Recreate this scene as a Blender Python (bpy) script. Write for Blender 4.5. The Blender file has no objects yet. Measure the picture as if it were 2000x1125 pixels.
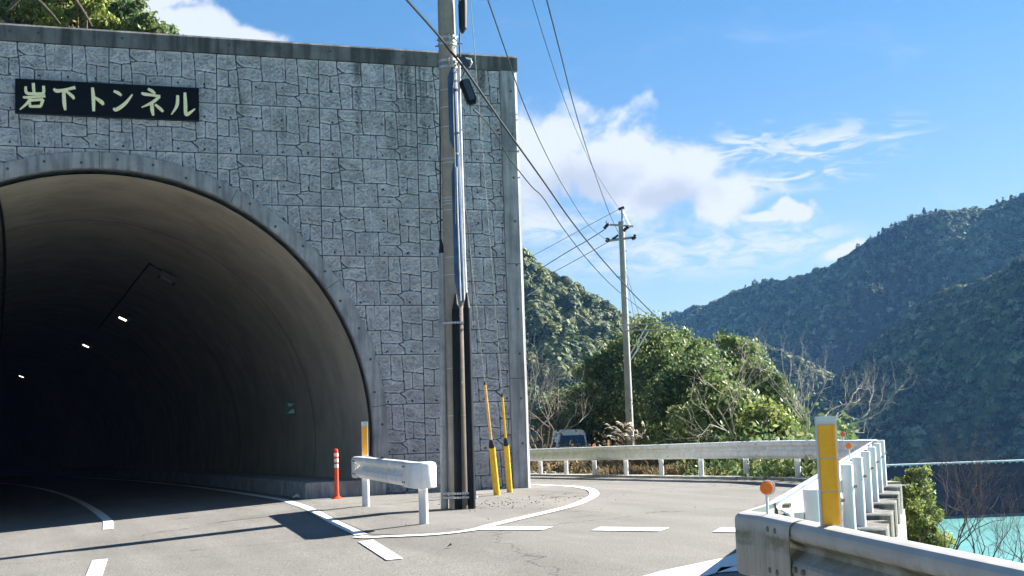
import bpy, math, random
import numpy as np
from mathutils import Vector, Matrix
R = math.radians
random.seed(7)
rng = np.random.default_rng(7)
S = bpy.context.scene
COL = S.collection

# ------------------------------------------------------------------ camera
YAW, PITCH, ROLL, FPX = 0.347045349, 0.100213296, -0.0335328374, 2607.504
H = 1.30
FW = np.array([math.sin(YAW)*math.cos(PITCH), math.cos(YAW)*math.cos(PITCH), math.sin(PITCH)])
_r = np.array([math.cos(YAW), -math.sin(YAW), 0.0]); _u = np.cross(_r, FW)
RT = math.cos(ROLL)*_r + math.sin(ROLL)*_u
UP = -math.sin(ROLL)*_r + math.cos(ROLL)*_u
cam_d = bpy.data.cameras.new('camera'); cam = bpy.data.objects.new('camera', cam_d); COL.objects.link(cam)
cam_d.sensor_width = 36.0; cam_d.lens = FPX*36/2000; cam_d.clip_start = 0.1; cam_d.clip_end = 5000
cam.matrix_world = Matrix(((RT[0], UP[0], -FW[0], 0), (RT[1], UP[1], -FW[1], 0), (RT[2], UP[2], -FW[2], H), (0, 0, 0, 1)))
S.camera = cam
S.view_settings.view_transform = 'Standard'; S.view_settings.look = 'None'
S.view_settings.exposure = 2.15; S.view_settings.gamma = 1
S.cycles.use_denoising = True
S.cycles.max_bounces = 8; S.cycles.diffuse_bounces = 4; S.cycles.volume_bounces = 0
S.cycles.transparent_max_bounces = 8

# ------------------------------------------------------------------ sun and sky
SUN_AZ, SUN_EL = 83.0, 31.0            # azimuth from +Y towards +X
sd = bpy.data.lights.new('sun', 'SUN'); sun = bpy.data.objects.new('sun', sd); COL.objects.link(sun)
sd.energy = 5.0; sd.angle = R(0.5); sd.color = (1.0, 0.955, 0.88)
_s = Vector((math.sin(R(SUN_AZ))*math.cos(R(SUN_EL)), math.cos(R(SUN_AZ))*math.cos(R(SUN_EL)), math.sin(R(SUN_EL))))
sun.rotation_euler = _s.to_track_quat('Z', 'Y').to_euler()

def ray(x, y): return FW + (x-1000)/FPX*RT - (y-562.5)/FPX*UP
def atd(x, y, t): return np.array([0, 0, H]) + ray(x, y)*t
def atz(x, y, z):
    d = ray(x, y); return np.array([0, 0, H]) + d*((z-H)/d[2])
def atline(x, y, P, dr):
    d = ray(x, y); A = np.array([[d[0], -dr[0]], [d[1], -dr[1]]]); t, s = np.linalg.solve(A, np.array(P, float)[:2])
    return np.array([0, 0, H]) + d*t
def skydir(x, y):
    d = ray(x, y); return math.atan2(d[0], d[1]), d[2]/math.hypot(d[0], d[1])
def sst(a, b, x):
    t = np.clip((x-a)/(b-a), 0, 1); return t*t*(3-2*t)

# small expression helper for node trees
class NT:
    def __init__(s, nt): s.t = nt; s.n = nt.nodes; s.l = nt.links
    def node(s, typ, ins=None, **kw):
        n = s.n.new(typ)
        for k, v in kw.items(): setattr(n, k, v)
        for k, v in (ins or {}).items():
            if isinstance(v, bpy.types.NodeSocket): s.l.new(v, n.inputs[k])
            else: n.inputs[k].default_value = v
        return n
    def m(s, op, a, b=0.0, c=None, clamp=False):
        ins = {0: a, 1: b}
        if c is not None: ins[2] = c
        return s.node('ShaderNodeMath', ins, operation=op, use_clamp=clamp).outputs[0]
    def noise(s, vec, scale, detail=4, rough=0.55, dist=0.0):
        return s.node('ShaderNodeTexNoise', {'Vector': vec, 'Scale': scale, 'Detail': detail, 'Roughness': rough, 'Distortion': dist}).outputs['Fac']
    def ramp(s, f, a, b, lo=0.0, hi=1.0):
        return s.node('ShaderNodeMapRange', {0: f, 1: a, 2: b, 3: lo, 4: hi}, interpolation_type='SMOOTHSTEP').outputs[0]
    def mix(s, f, a, b, mode='MIX'):
        n = s.n.new('ShaderNodeMix'); n.data_type = 'RGBA'; n.blend_type = mode
        for i, v in ((0, f), (6, a), (7, b)):
            if isinstance(v, bpy.types.NodeSocket): s.l.new(v, n.inputs[i])
            else: n.inputs[i].default_value = v if i == 0 or len(v) == 4 else (*v, 1)
        return n.outputs[2]
    def map(s, vec, scale=(1, 1, 1), rot=(0, 0, 0), loc=(0, 0, 0)):
        return s.node('ShaderNodeMapping', {'Vector': vec, 'Scale': scale, 'Rotation': rot, 'Location': loc}).outputs[0]

W = bpy.data.worlds.new('World'); S.world = W; W.use_nodes = True
nt = W.node_tree; nt.nodes.clear(); N = NT(nt)
sky = nt.nodes.new('ShaderNodeTexSky'); sky.sky_type = 'NISHITA'; sky.sun_disc = False
sky.sun_elevation = R(SUN_EL); sky.sun_rotation = R(SUN_AZ); sky.altitude = 200
sky.air_density = 1.0; sky.dust_density = 0.6; sky.ozone_density = 2.0
tc = nt.nodes.new('ShaderNodeTexCoord')
sep = N.node('ShaderNodeSeparateXYZ', {0: tc.outputs['Generated']})
X_, Y_, Z_ = sep.outputs
U_ = N.m('ARCTAN2', X_, Y_)
V_ = N.m('DIVIDE', Z_, N.m('SQRT', N.m('ADD', N.m('MULTIPLY', X_, X_), N.m('MULTIPLY', Y_, Y_))))
UV = N.node('ShaderNodeCombineXYZ', {0: U_, 1: V_, 2: 0.0}).outputs[0]
fb = N.noise(UV, 26.0, 7, 0.56, 0.3)
fb2 = N.noise(N.map(UV, loc=(3.1, 1.7, 0)), 60.0, 5, 0.6)
wisp = N.noise(N.map(UV, scale=(1, 4.2, 1), rot=(0, 0, R(-10))), 22.0, 7, 0.62, 1.2)
wisp2 = N.noise(N.map(UV, scale=(1, 3.0, 1), rot=(0, 0, R(16)), loc=(5, 2, 0)), 34.0, 7, 0.65, 0.9)
PXR = 1/2607.5
def ell(px, py, rx, ry, rot=0.0):
    cu, cv = skydir(px, py); c, s_ = math.cos(rot), math.sin(rot)
    du = N.m('SUBTRACT', U_, cu); dv = N.m('SUBTRACT', V_, cv)
    a = N.m('ADD', N.m('MULTIPLY', du, c/(rx*PXR)), N.m('MULTIPLY', dv, s_/(rx*PXR)))
    b = N.m('SUBTRACT', N.m('MULTIPLY', dv, c/(ry*PXR)), N.m('MULTIPLY', du, s_/(ry*PXR)))
    return N.m('SUBTRACT', 1.0, N.m('SQRT', N.m('ADD', N.m('MULTIPLY', a, a), N.m('MULTIPLY', b, b))))
def mx(*a):
    r = a[0]
    for q in a[1:]: r = N.m('MAXIMUM', r, q)
    return r
fbc = N.m('SUBTRACT', fb, 0.5)
cum = mx(ell(1070, 305, 120, 105), ell(1190, 320, 130, 98), ell(1290, 345, 150, 88), ell(1400, 385, 90, 55), ell(1010, 340, 130, 95))
cum_d = N.m('ADD', cum, N.m('MULTIPLY', fbc, 2.4))
cum_a = N.m('MULTIPLY', N.ramp(N.m('ADD', cum_d, N.m('MULTIPLY', N.m('SUBTRACT', fb2, 0.5), .5)), -0.20, 0.40), .97)
small = mx(ell(1548, 412, 46, 24), ell(1645, 495, 52, 20, .2), ell(1495, 424, 50, 14))
small_a = N.m('MULTIPLY', N.ramp(N.m('ADD', small, N.m('MULTIPLY', fbc, 2.4)), -0.10, 0.32), 0.95)
ul = mx(ell(370, 50, 150, 55, -.25), ell(470, 75, 110, 32, -.2), ell(300, -20, 120, 70))
ul_a = N.m('MULTIPLY', N.ramp(N.m('ADD', ul, N.m('MULTIPLY', fbc, 2.4)), -0.1, 0.45), 0.95)
wm = N.ramp(mx(ell(1570, 310, 300, 85, .16), ell(1430, 300, 160, 60, .4)), 0.0, 0.7)
w_a = N.m('MULTIPLY', N.m('MULTIPLY', wm, N.ramp(wisp, 0.44, 0.64)), 0.85)
wm2 = N.ramp(mx(ell(1330, 490, 420, 75), ell(1080, 440, 160, 60), ell(1500, 470, 250, 60)), 0.0, 0.8)
w2_a = N.m('MULTIPLY', N.m('MULTIPLY', wm2, N.ramp(wisp2, 0.34, 0.64)), 0.75)
thin = N.m('MULTIPLY', N.ramp(N.noise(N.map(UV, scale=(1, 2.2, 1)), 9.0, 6, 0.6, .8), 0.54, 0.8), 0.16)
def screen(a, b): return N.m('SUBTRACT', 1.0, N.m('MULTIPLY', N.m('SUBTRACT', 1.0, a), N.m('SUBTRACT', 1.0, b)))
alpha = screen(screen(screen(cum_a, small_a), screen(ul_a, w_a)), screen(w2_a, thin))
core = N.ramp(N.m('ADD', N.m('MULTIPLY', mx(ell(1130, 370, 190, 80), ell(1300, 385, 130, 55)), 1.1), N.m('MULTIPLY', N.m('SUBTRACT', fb2, 0.5), .9)), 0.0, 0.9)
ccol = N.mix(core, (0.215, 0.218, 0.220), (0.150, 0.156, 0.168))
skyc = N.mix(1.0, sky.outputs[0], N.mix(N.ramp(V_, .08, .36), (0.47, 0.54, 0.63), (0.25, 0.46, 0.58)), 'MULTIPLY')
SKY_STR = 0.051
sk_s = N.node('ShaderNodeVectorMath', {0: skyc, 3: SKY_STR}, operation='SCALE').outputs[0]
final = N.mix(alpha, sk_s, ccol)
bg = N.node('ShaderNodeBackground', {'Color': final, 'Strength': 1.0})
out = nt.nodes.new('ShaderNodeOutputWorld'); nt.links.new(bg.outputs[0], out.inputs[0])

# ------------------------------------------------------------------ materials
def mat(name, base, rough=0.8, metal=0.0, var=0.15, scale=8.0, bump=0.0, bscale=60.0, spec=0.3, fn=None, emit=None, trans=0.0):
    m = bpy.data.materials.new(name); m.use_nodes = True; t = NT(m.node_tree)
    b = m.node_tree.nodes['Principled BSDF']
    co = t.node('ShaderNodeTexCoord').outputs['Object']
    geo = t.node('ShaderNodeNewGeometry').outputs['Position']
    n = t.noise(geo, scale, 6, 0.6)
    lo = tuple(c*(1-var) for c in base); hi = tuple(min(1, c*(1+var)) for c in base)
    c = t.mix(t.ramp(n, 0.3, 0.7), lo, hi)
    if fn: c = fn(t, geo, c, b) or c
    m.node_tree.links.new(c, b.inputs['Base Color'])
    b.inputs['Roughness'].default_value = rough; b.inputs['Metallic'].default_value = metal
    b.inputs['Specular IOR Level'].default_value = spec
    if bump:
        bn = t.node('ShaderNodeBump', {'Strength': 1.0, 'Distance': bump, 'Height': t.noise(geo, bscale, 5, 0.65)})
        m.node_tree.links.new(bn.outputs[0], b.inputs['Normal'])
    if emit:
        b.inputs['Emission Color'].default_value = (*emit[0], 1); b.inputs['Emission Strength'].default_value = emit[1]
    return m

def f_asphalt(t, p, c, b):
    sp = t.noise(p, 55.0, 3, 0.8)
    c = t.mix(t.ramp(sp, 0.33, 0.70), t.mix(.62, c, (0.05, 0.047, 0.044)), t.mix(.62, c, (0.42, 0.40, 0.36)))
    c = t.mix(t.m('MULTIPLY', t.ramp(t.noise(p, 17.0, 3, 0.75), .52, .72), .3), c, (0.07, 0.064, 0.058))
    patch = t.ramp(t.noise(t.map(p, scale=(1, .35, 1)), 0.8, 5, 0.6), 0.42, 0.68)
    c = t.mix(t.m('MULTIPLY', patch, 0.34), c, (0.105, 0.096, 0.086))
    lane = t.ramp(t.noise(t.map(p, scale=(1.9, .10, 1), loc=(.4, 0, 0)), 1.0, 3, 0.5), .42, .62)
    c = t.mix(t.m('MULTIPLY', lane, 0.20), c, (0.10, 0.094, 0.086))
    v = t.node('ShaderNodeTexVoronoi', {'Vector': p, 'Scale': 3.1}).outputs['Distance']
    dots = t.ramp(v, 0.035, 0.055, 1, 0)
    c = t.mix(t.m('MULTIPLY', dots, 0.5), c, (0.05, 0.045, 0.04))
    # thin crack lines
    cr = t.node('ShaderNodeTexVoronoi', {'Vector': t.node('ShaderNodeVectorMath', {0: p, 1: t.node('ShaderNodeVectorMath', {0: t.node('ShaderNodeTexNoise', {'Vector': p, 'Scale': 1.5, 'Detail': 4}).outputs['Color'], 3: .8}, operation='SCALE').outputs[0]}, operation='ADD').outputs[0], 'Scale': 0.16}, feature='DISTANCE_TO_EDGE').outputs['Distance']
    c = t.mix(t.m('MULTIPLY', t.ramp(cr, 0.0012, 0.003, 1, 0), 0.55), c, (0.045, 0.04, 0.036))
    return c
def f_island(t, p, c, b):
    c = f_asphalt(t, p, c, b)
    # damp silt around the pole foot
    d = t.node('ShaderNodeVectorMath', {0: t.map(p, scale=(.55, 1.7, 0), loc=(-.55*7.3, -1.7*21.5, 0))}, operation='LENGTH').outputs['Value']
    k = t.ramp(t.m('ADD', d, t.m('MULTIPLY', t.m('SUBTRACT', t.noise(p, 3.0, 5, .6), .5), 1.6)), 0.35, 1.0, 1, 0)
    return t.mix(t.m('MULTIPLY', k, 0.9), c, (0.04, 0.036, 0.03))
def streaks(t, p, sx=9.0, sz=0.55):
    return t.noise(t.map(p, scale=(sx, sx, sz)), 1.0, 6, 0.6)
def f_stone(t, p, c, b):
    big = t.ramp(t.noise(p, 0.7, 5, 0.6), 0.3, 0.7)
    c = t.mix(t.m('MULTIPLY', big, 0.35), c, (0.38, 0.385, 0.40))
    z = t.node('ShaderNodeSeparateXYZ', {0: p}).outputs[2]
    topz = t.ramp(z, 5.6, 8.7)
    st = t.ramp(t.noise(t.map(p, scale=(1.25, 1, .12), loc=(2.3, 0, 0)), 1.0, 4, 0.6), 0.57, 0.66)
    fine = t.ramp(streaks(t, p, 14, 1.2), 0.35, 0.6)
    k = t.m('MULTIPLY', t.m('MULTIPLY', st, fine), topz)
    c = t.mix(t.m('MULTIPLY', k, 0.75), c, (0.05, 0.052, 0.05))
    foot = t.m('MULTIPLY', t.ramp(z, 0.0, 1.6, 1, 0), t.ramp(t.noise(p, 2.5, 5, .6), .35, .7))
    return t.mix(t.m('MULTIPLY', foot, 0.45), c, (0.085, 0.09, 0.08))
def f_conc(dark, amt, sx=7.0, sz=.6, lo=.38, hi=.68):
    def f(t, p, c, b):
        k = t.m('MULTIPLY', t.ramp(streaks(t, p, sx, sz), lo, hi), amt)
        c = t.mix(k, c, dark)
        return t.mix(t.m('MULTIPLY', t.ramp(t.noise(p, 2.2, 6, .65), .5, .75), amt*.6), c, dark)
    return f
def f_lining(t, p, c, b):
    y = t.node('ShaderNodeSeparateXYZ', {0: p}).outputs[1]
    band = t.ramp(t.noise(t.map(p, scale=(.25, 1.6, .25)), 1.0, 6, .6), .35, .7)
    c = t.mix(t.m('MULTIPLY', band, .25), c, (0.29, 0.24, 0.175))
    j = t.m('PINGPONG', y, 5.25)
    c = t.mix(t.m('MULTIPLY', t.ramp(j, 0.02, 0.05, 1, 0), .6), c, (0.04, 0.037, 0.03))
    k = t.ramp(t.noise(p, 1.1, 6, .7), .5, .72)
    return t.mix(t.m('MULTIPLY', k, .35), c, (0.25, 0.22, 0.165))
def f_algae(t, p, c, b):
    z = t.node('ShaderNodeSeparateXYZ', {0: p}).outputs[2]
    zj = t.m('ADD', z, t.m('MULTIPLY', t.m('SUBTRACT', streaks(t, p, 22, 2), .5), .05))
    low = t.ramp(zj, .655, .70, 1, 0)                      # run-off dirt starts below the rounded top
    k = t.m('MULTIPLY', t.ramp(streaks(t, p, 9, 1.0), .36, .66), low)
    c = t.mix(t.m('MULTIPLY', low, .30), c, (0.28, 0.26, 0.20)); c = t.mix(t.m('MULTIPLY', k, .5), c, (0.17, 0.155, 0.09))
    grv = t.m('MULTIPLY', t.ramp(zj, .572, .592), t.ramp(zj, .648, .668, 1, 0))
    mossy = t.ramp(t.noise(t.map(p, scale=(3, 3, 6)), 1.0, 5, .65), .34, .6)
    c = t.mix(t.m('MULTIPLY', t.m('MULTIPLY', grv, mossy), .8), c, (0.115, 0.115, 0.045))
    k2 = t.m('MULTIPLY', t.ramp(streaks(t, t.map(p, loc=(7, 3, 1)), 60, 5), .60, .74), low)
    c = t.mix(t.m('MULTIPLY', k2, .75), c, (0.08, 0.075, 0.06))
    sp = t.m('MULTIPLY', t.ramp(t.noise(p, 130, 3, .7), .64, .72), low)
    return t.mix(t.m('MULTIPLY', sp, .5), c, (0.07, 0.065, 0.05))
def f_dusty(t, p, c, b):
    k = t.ramp(streaks(t, p, 10, 1.6), .45, .72)
    c = t.mix(t.m('MULTIPLY', k, .3), c, (0.30, 0.29, 0.25))
    return t.mix(t.m('MULTIPLY', t.ramp(t.noise(p, 28, 4, .7), .6, .75), .2), c, (0.22, 0.21, 0.18))
def f_marking(t, p, c, b):
    k = t.ramp(t.noise(p, 40, 4, .7), .58, .7)
    k2 = t.ramp(t.noise(p, 5, 4, .7), .45, .75)
    return t.mix(t.m('MULTIPLY', t.m('MULTIPLY', k, k2), .55), c, (0.2, 0.19, 0.17))

M = {}
M['asphalt'] = mat('asphalt', (0.19, 0.181, 0.170), .95, var=.14, scale=.9, bump=.009, bscale=90, spec=.2, fn=f_asphalt)
M['island'] = mat('island_pavement', (0.20, 0.182, 0.158), .95, var=.15, scale=1.5, bump=.004, bscale=120, spec=.2, fn=f_island)
M['paint'] = mat('marking_paint', (0.74, 0.74, 0.72), .7, var=.05, scale=20, bump=.0015, bscale=150, fn=f_marking)
M['stone'] = mat('moulded_stone_concrete', (0.50, 0.50, 0.535), .9, var=.2, scale=3.2, bump=.006, bscale=45, fn=f_stone)
M['joint'] = mat('dirty_shaded_joint', (0.095, 0.10, 0.105), .95, var=.3, scale=6)  # joint dirt, coloured darker to carry the shade inside the grooves
M['hole'] = mat('tie_hole_plug', (0.075, 0.078, 0.082), .95)
M['frame'] = mat('frame_concrete', (0.34, 0.345, 0.355), .9, var=.15, scale=2.5, bump=.003, bscale=50, fn=f_conc((0.11, 0.115, 0.12), .7))
M['cap'] = mat('stained_cap_concrete', (0.155, 0.155, 0.155), .92, var=.2, scale=1.6, bump=.003, bscale=50, fn=f_conc((0.045, 0.045, 0.047), .9, 5, .5))
M['lining'] = mat('tunnel_lining', (0.42, 0.375, 0.30), .8, var=.15, scale=1.2, bump=.003, bscale=25, fn=f_lining)
M['kerbconc'] = mat('kerb_concrete', (0.36, 0.36, 0.34), .9, var=.25, scale=3, bump=.003, bscale=60, fn=f_conc((0.16, 0.16, 0.15), .7, 9, 1.5))
M['pole'] = mat('pole_concrete', (0.30, 0.265, 0.215), .85, var=.12, scale=6, bump=.002, bscale=80, fn=f_conc((0.18, 0.165, 0.145), .6, 14, .35))
M['farpole'] = mat('far_pole_concrete', (0.36, 0.35, 0.33), .85, var=.12, scale=3)
M['white'] = mat('white_enamel', (0.62, 0.625, 0.65), .35, var=.04, scale=5, spec=.5, fn=f_dusty)
M['beam'] = mat('weathered_white_beam', (0.80, 0.795, 0.77), .5, var=.08, scale=4, spec=.4, fn=f_dusty)
M['algae'] = mat('dirty_white_beam', (0.46, 0.44, 0.40), .5, var=.1, scale=4, spec=.45, fn=f_algae)
M['bolt'] = mat('bolt_steel', (0.20, 0.19, 0.155), .6, .2)
M['galv'] = mat('galvanised_steel', (0.45, 0.46, 0.47), .4, .7, var=.15, scale=15)
M['conduit'] = mat('grey_conduit', (0.33, 0.35, 0.36), .6, var=.2, scale=5, fn=f_conc((0.2, .2, .2), .6, 12, .8))
M['black'] = mat('black_plastic', (0.008, 0.010, 0.014), .55, var=.2, scale=8, spec=.15)
M['rubber'] = mat('black_cable', (0.015, 0.016, 0.019), .55, spec=.3)
M['boxdark'] = mat('dark_closure', (0.035, 0.05, 0.075), .45, spec=.4)
M['lightcable'] = mat('pale_wire', (0.30, 0.31, 0.29), .5, .3)
M['sheet'] = mat('blue_sheet', (0.035, 0.075, 0.16), .3, var=.35, scale=7, spec=.45)
M['whitepipe'] = mat('white_riser', (0.75, 0.76, 0.78), .4)
M['yellow'] = mat('yellow_guard', (0.72, 0.45, 0.02), .45, var=.1, scale=6, spec=.4)
M['fadedyellow'] = mat('faded_guard', (0.62, 0.40, 0.16), .5, var=.15, scale=9)
M['amber'] = mat('amber_reflector', (0.98, 0.42, 0.006), .3, var=.05, scale=30, spec=.5)
M['orange'] = mat('orange_reflector', (0.88, 0.17, 0.002), .25, var=.12, scale=50, spec=.6)
M['redpost'] = mat('orange_red_post', (0.80, 0.07, 0.015), .45, var=.05, spec=.4)
M['silver'] = mat('white_reflective_band', (0.78, 0.74, 0.72), .35)
M['signboard'] = mat('black_granite', (0.004, 0.005, 0.009), .55, spec=.12)
M['gold'] = mat('cream_lettering', (0.95, 0.86, 0.52), .5, var=.1, scale=20)
M['lamp'] = mat('lit_lamp_panel', (0.9, 0.95, 1.0), emit=((1.0, 0.97, 0.93), 1.1))
M['lampoff'] = mat('unlit_lamp_panel', (0.30, 0.32, 0.34), .4)
M['lampbody'] = mat('lamp_housing', (0.10, 0.10, 0.10), .6)
M['green'] = mat('green_sign_face', (0.01, 0.13, 0.10), .4)
M['signwhite'] = mat('sign_white', (0.5, 0.55, 0.52), .5)
M['van'] = mat('van_paint', (0.75, 0.80, 0.85), .3, spec=.5, var=.03)
M['glass'] = mat('van_glass', (0.012, 0.03, 0.07), .08, spec=.8, var=.2)
M['tyre'] = mat('tyre_rubber', (0.015, 0.015, 0.015), .8)
M['dark'] = mat('dark_trim', (0.02, 0.02, 0.022), .6)
M['headlight'] = mat('headlight_lens', (0.55, 0.58, 0.6), .15, spec=.7)
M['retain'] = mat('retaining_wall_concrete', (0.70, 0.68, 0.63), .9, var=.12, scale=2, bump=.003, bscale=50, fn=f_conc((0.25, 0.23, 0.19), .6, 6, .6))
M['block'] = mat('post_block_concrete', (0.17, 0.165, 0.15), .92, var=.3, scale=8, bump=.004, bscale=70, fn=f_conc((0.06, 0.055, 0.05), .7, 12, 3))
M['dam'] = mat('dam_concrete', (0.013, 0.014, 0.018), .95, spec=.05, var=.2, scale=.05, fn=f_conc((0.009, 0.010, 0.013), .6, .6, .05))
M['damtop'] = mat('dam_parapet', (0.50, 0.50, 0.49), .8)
M['bark'] = mat('bark', (0.11, 0.085, 0.06), .9, var=.3, scale=12, bump=.004, bscale=50)
M['palebark'] = mat('pale_bark', (0.36, 0.32, 0.27), .9, var=.3, scale=12)
M['twig'] = mat('twig', (0.075, 0.06, 0.06), .9, var=.3, scale=12)
M['plume'] = mat('grass_plume', (0.80, 0.70, 0.56), .9, var=.25, scale=9)
M['stones'] = mat('loose_stones', (0.30, 0.27, 0.23), .95, var=.5, scale=9)
M['soil'] = mat('forest_soil', (0.05, 0.058, 0.03), .95, var=.5, scale=.8)
M['verge'] = mat('verge_ground', (0.13, 0.11, 0.07), .95, var=.5, scale=2.0)

def leafmat(name, a, b_, c_, rough=.5, trans=.35):
    m = bpy.data.materials.new(name); m.use_nodes = True; t = NT(m.node_tree); b = m.node_tree.nodes['Principled BSDF']
    at = t.node('ShaderNodeAttribute', attribute_name='tint'); sp = t.node('ShaderNodeSeparateColor', {0: at.outputs['Color']})
    c = t.mix(t.ramp(sp.outputs[0], 0.0, 1.0), a, b_); c = t.mix(t.ramp(sp.outputs[1], .72, 1.0), c, c_)
    m.node_tree.links.new(c, b.inputs['Base Color']); b.inputs['Roughness'].default_value = rough
    b.inputs['Specular IOR Level'].default_value = .22
    if trans:
        tr = t.node('ShaderNodeBsdfTranslucent', {'Color': c}); mxn = t.node('ShaderNodeMixShader', {0: trans, 1: b.outputs[0], 2: tr.outputs[0]})
        m.node_tree.links.new(mxn.outputs[0], m.node_tree.nodes['Material Output'].inputs[0])
    return m
M['leaf'] = leafmat('evergreen_leaves', (0.06, 0.11, 0.035), (0.21, 0.28, 0.09), (0.42, 0.41, 0.18))
M['leafdark'] = leafmat('dark_leaves', (0.045, 0.09, 0.032), (0.16, 0.23, 0.08), (0.36, 0.37, 0.16))
M['leafwarm'] = leafmat('yellow_green_leaves', (0.08, 0.12, 0.025), (0.26, 0.32, 0.07), (0.42, 0.42, 0.15), .55, .4)
M['leafdry'] = leafmat('dry_leaves', (0.10, 0.075, 0.04), (0.26, 0.19, 0.10), (0.34, 0.24, 0.10), .8, .3)
M['forest'] = leafmat('forest_canopy', (0.022, 0.055, 0.022), (0.18, 0.25, 0.10), (0.40, 0.39, 0.22), .8, 0.15)
M['forestnear'] = leafmat('hillside_canopy', (0.025, 0.05, 0.018), (0.13, 0.165, 0.055), (0.24, 0.24, 0.09), .7, .2)

def f_water(t, p, c, b):
    return t.mix(t.ramp(t.noise(t.map(p, scale=(.03, .1, 1)), 1.0, 5, .6), .3, .7), (0.15, 0.37, 0.34), (0.20, 0.46, 0.43))
M['water'] = mat('reservoir_water', (0.1, 0.4, 0.4), .22, var=.1, scale=.05, bump=.12, bscale=.8, spec=.5, fn=f_water)

# ------------------------------------------------------------------ mesh helpers
def tag(o, label=None, cat=None, group=None, kind=None):
    if label: o['label'] = label
    if cat: o['category'] = cat
    if group: o['group'] = group
    if kind: o['kind'] = kind
    return o
def empty(name, loc, label, cat, group=None, rz=0.0):
    o = bpy.data.objects.new(name, None); COL.objects.link(o); o.location = loc; o.rotation_euler = (0, 0, rz)
    o.empty_display_size = .2
    return tag(o, label, cat, group)
class MB:
    """collects vertices and faces; build() links them as one mesh object"""
    def __init__(s): s.v = []; s.f = []; s.mi = []
    def add(s, vs, fs, mi=0):
        b = len(s.v); s.v += [tuple(map(float, q)) for q in vs]; s.f += [tuple(b+i for i in q) for q in fs]; s.mi += [mi]*len(fs)
    def box(s, x0, x1, y0, y1, z0, z1, mi=0):
        s.add([(x0, y0, z0), (x1, y0, z0), (x1, y1, z0), (x0, y1, z0), (x0, y0, z1), (x1, y0, z1), (x1, y1, z1), (x0, y1, z1)],
              [(0, 3, 2, 1), (4, 5, 6, 7), (0, 1, 5, 4), (1, 2, 6, 5), (2, 3, 7, 6), (3, 0, 4, 7)], mi)
    def obox(s, c, ax, hx, ay, hy, az, hz, mi=0):
        c, ax, ay, az = map(np.array, (c, ax, ay, az)); vs = []
        for k in (-1, 1):
            for i, j in ((-1, -1), (1, -1), (1, 1), (-1, 1)): vs.append(c+ax*hx*i+ay*hy*j+az*hz*k)
        s.add(vs, [(0, 3, 2, 1), (4, 5, 6, 7), (0, 1, 5, 4), (1, 2, 6, 5), (2, 3, 7, 6), (3, 0, 4, 7)], mi)
    def tube(s, pts, rad, n=10, cap=True, mi=0):
        pts = [np.array(p, float) for p in pts]
        if not hasattr(rad, '__len__'): rad = [rad]*len(pts)
        vs = []; ref = None
        for i, p in enumerate(pts):
            d = pts[min(i+1, len(pts)-1)]-pts[max(i-1, 0)]; d = d/(np.linalg.norm(d)+1e-9)
            if ref is None: ref = np.array([1., 0, 0]) if abs(d[0]) < .8 else np.array([0, 1., 0])
            a = ref-d*(ref@d); a /= np.linalg.norm(a)+1e-9; b = np.cross(d, a); ref = a
            for k in range(n):
                t = 2*math.pi*k/n; vs.append(p+rad[i]*(math.cos(t)*a+math.sin(t)*b))
        fs = [(i*n+k, i*n+(k+1) % n, (i+1)*n+(k+1) % n, (i+1)*n+k) for i in range(len(pts)-1) for k in range(n)]
        if cap: fs += [tuple(range(n-1, -1, -1)), tuple((len(pts)-1)*n+k for k in range(n))]
        s.add(vs, fs, mi)
    def lathe(s, c, prof, n=20, mi=0):
        c = np.array(c, float); vs = []
        for r, z in prof:
            for k in range(n):
                t = 2*math.pi*k/n; vs.append(c+np.array([r*math.cos(t), r*math.sin(t), z]))
        fs = [(i*n+k, i*n+(k+1) % n, (i+1)*n+(k+1) % n, (i+1)*n+k) for i in range(len(prof)-1) for k in range(n)]
        fs += [tuple(range(n-1, -1, -1)), tuple((len(prof)-1)*n+k for k in range(n))]
        s.add(vs, fs, mi)
    def build(s, name, mats, parent=None, smooth=False):
        if not isinstance(mats, (list, tuple)): mats = [mats]
        me = bpy.data.meshes.new(name); V = np.array(s.v, float)
        off = np.zeros(3)
        if parent is not None: off = np.array(parent.matrix_basis.translation)
        if parent is not None and parent.parent is not None: off = off+np.array(parent.parent.matrix_basis.translation)
        me.from_pydata((V-off).tolist(), [], s.f)
        for m in mats: me.materials.append(m)
        if len(mats) > 1: me.polygons.foreach_set('material_index', s.mi)
        if smooth:
            me.polygons.foreach_set('use_smooth', [True]*len(s.f)); me.update()
            try: me.set_sharp_from_angle(angle=R(26))
            except Exception: pass
        me.update(); o = bpy.data.objects.new(name, me); COL.objects.link(o)
        if parent is not None: o.parent = parent
        return o
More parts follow.
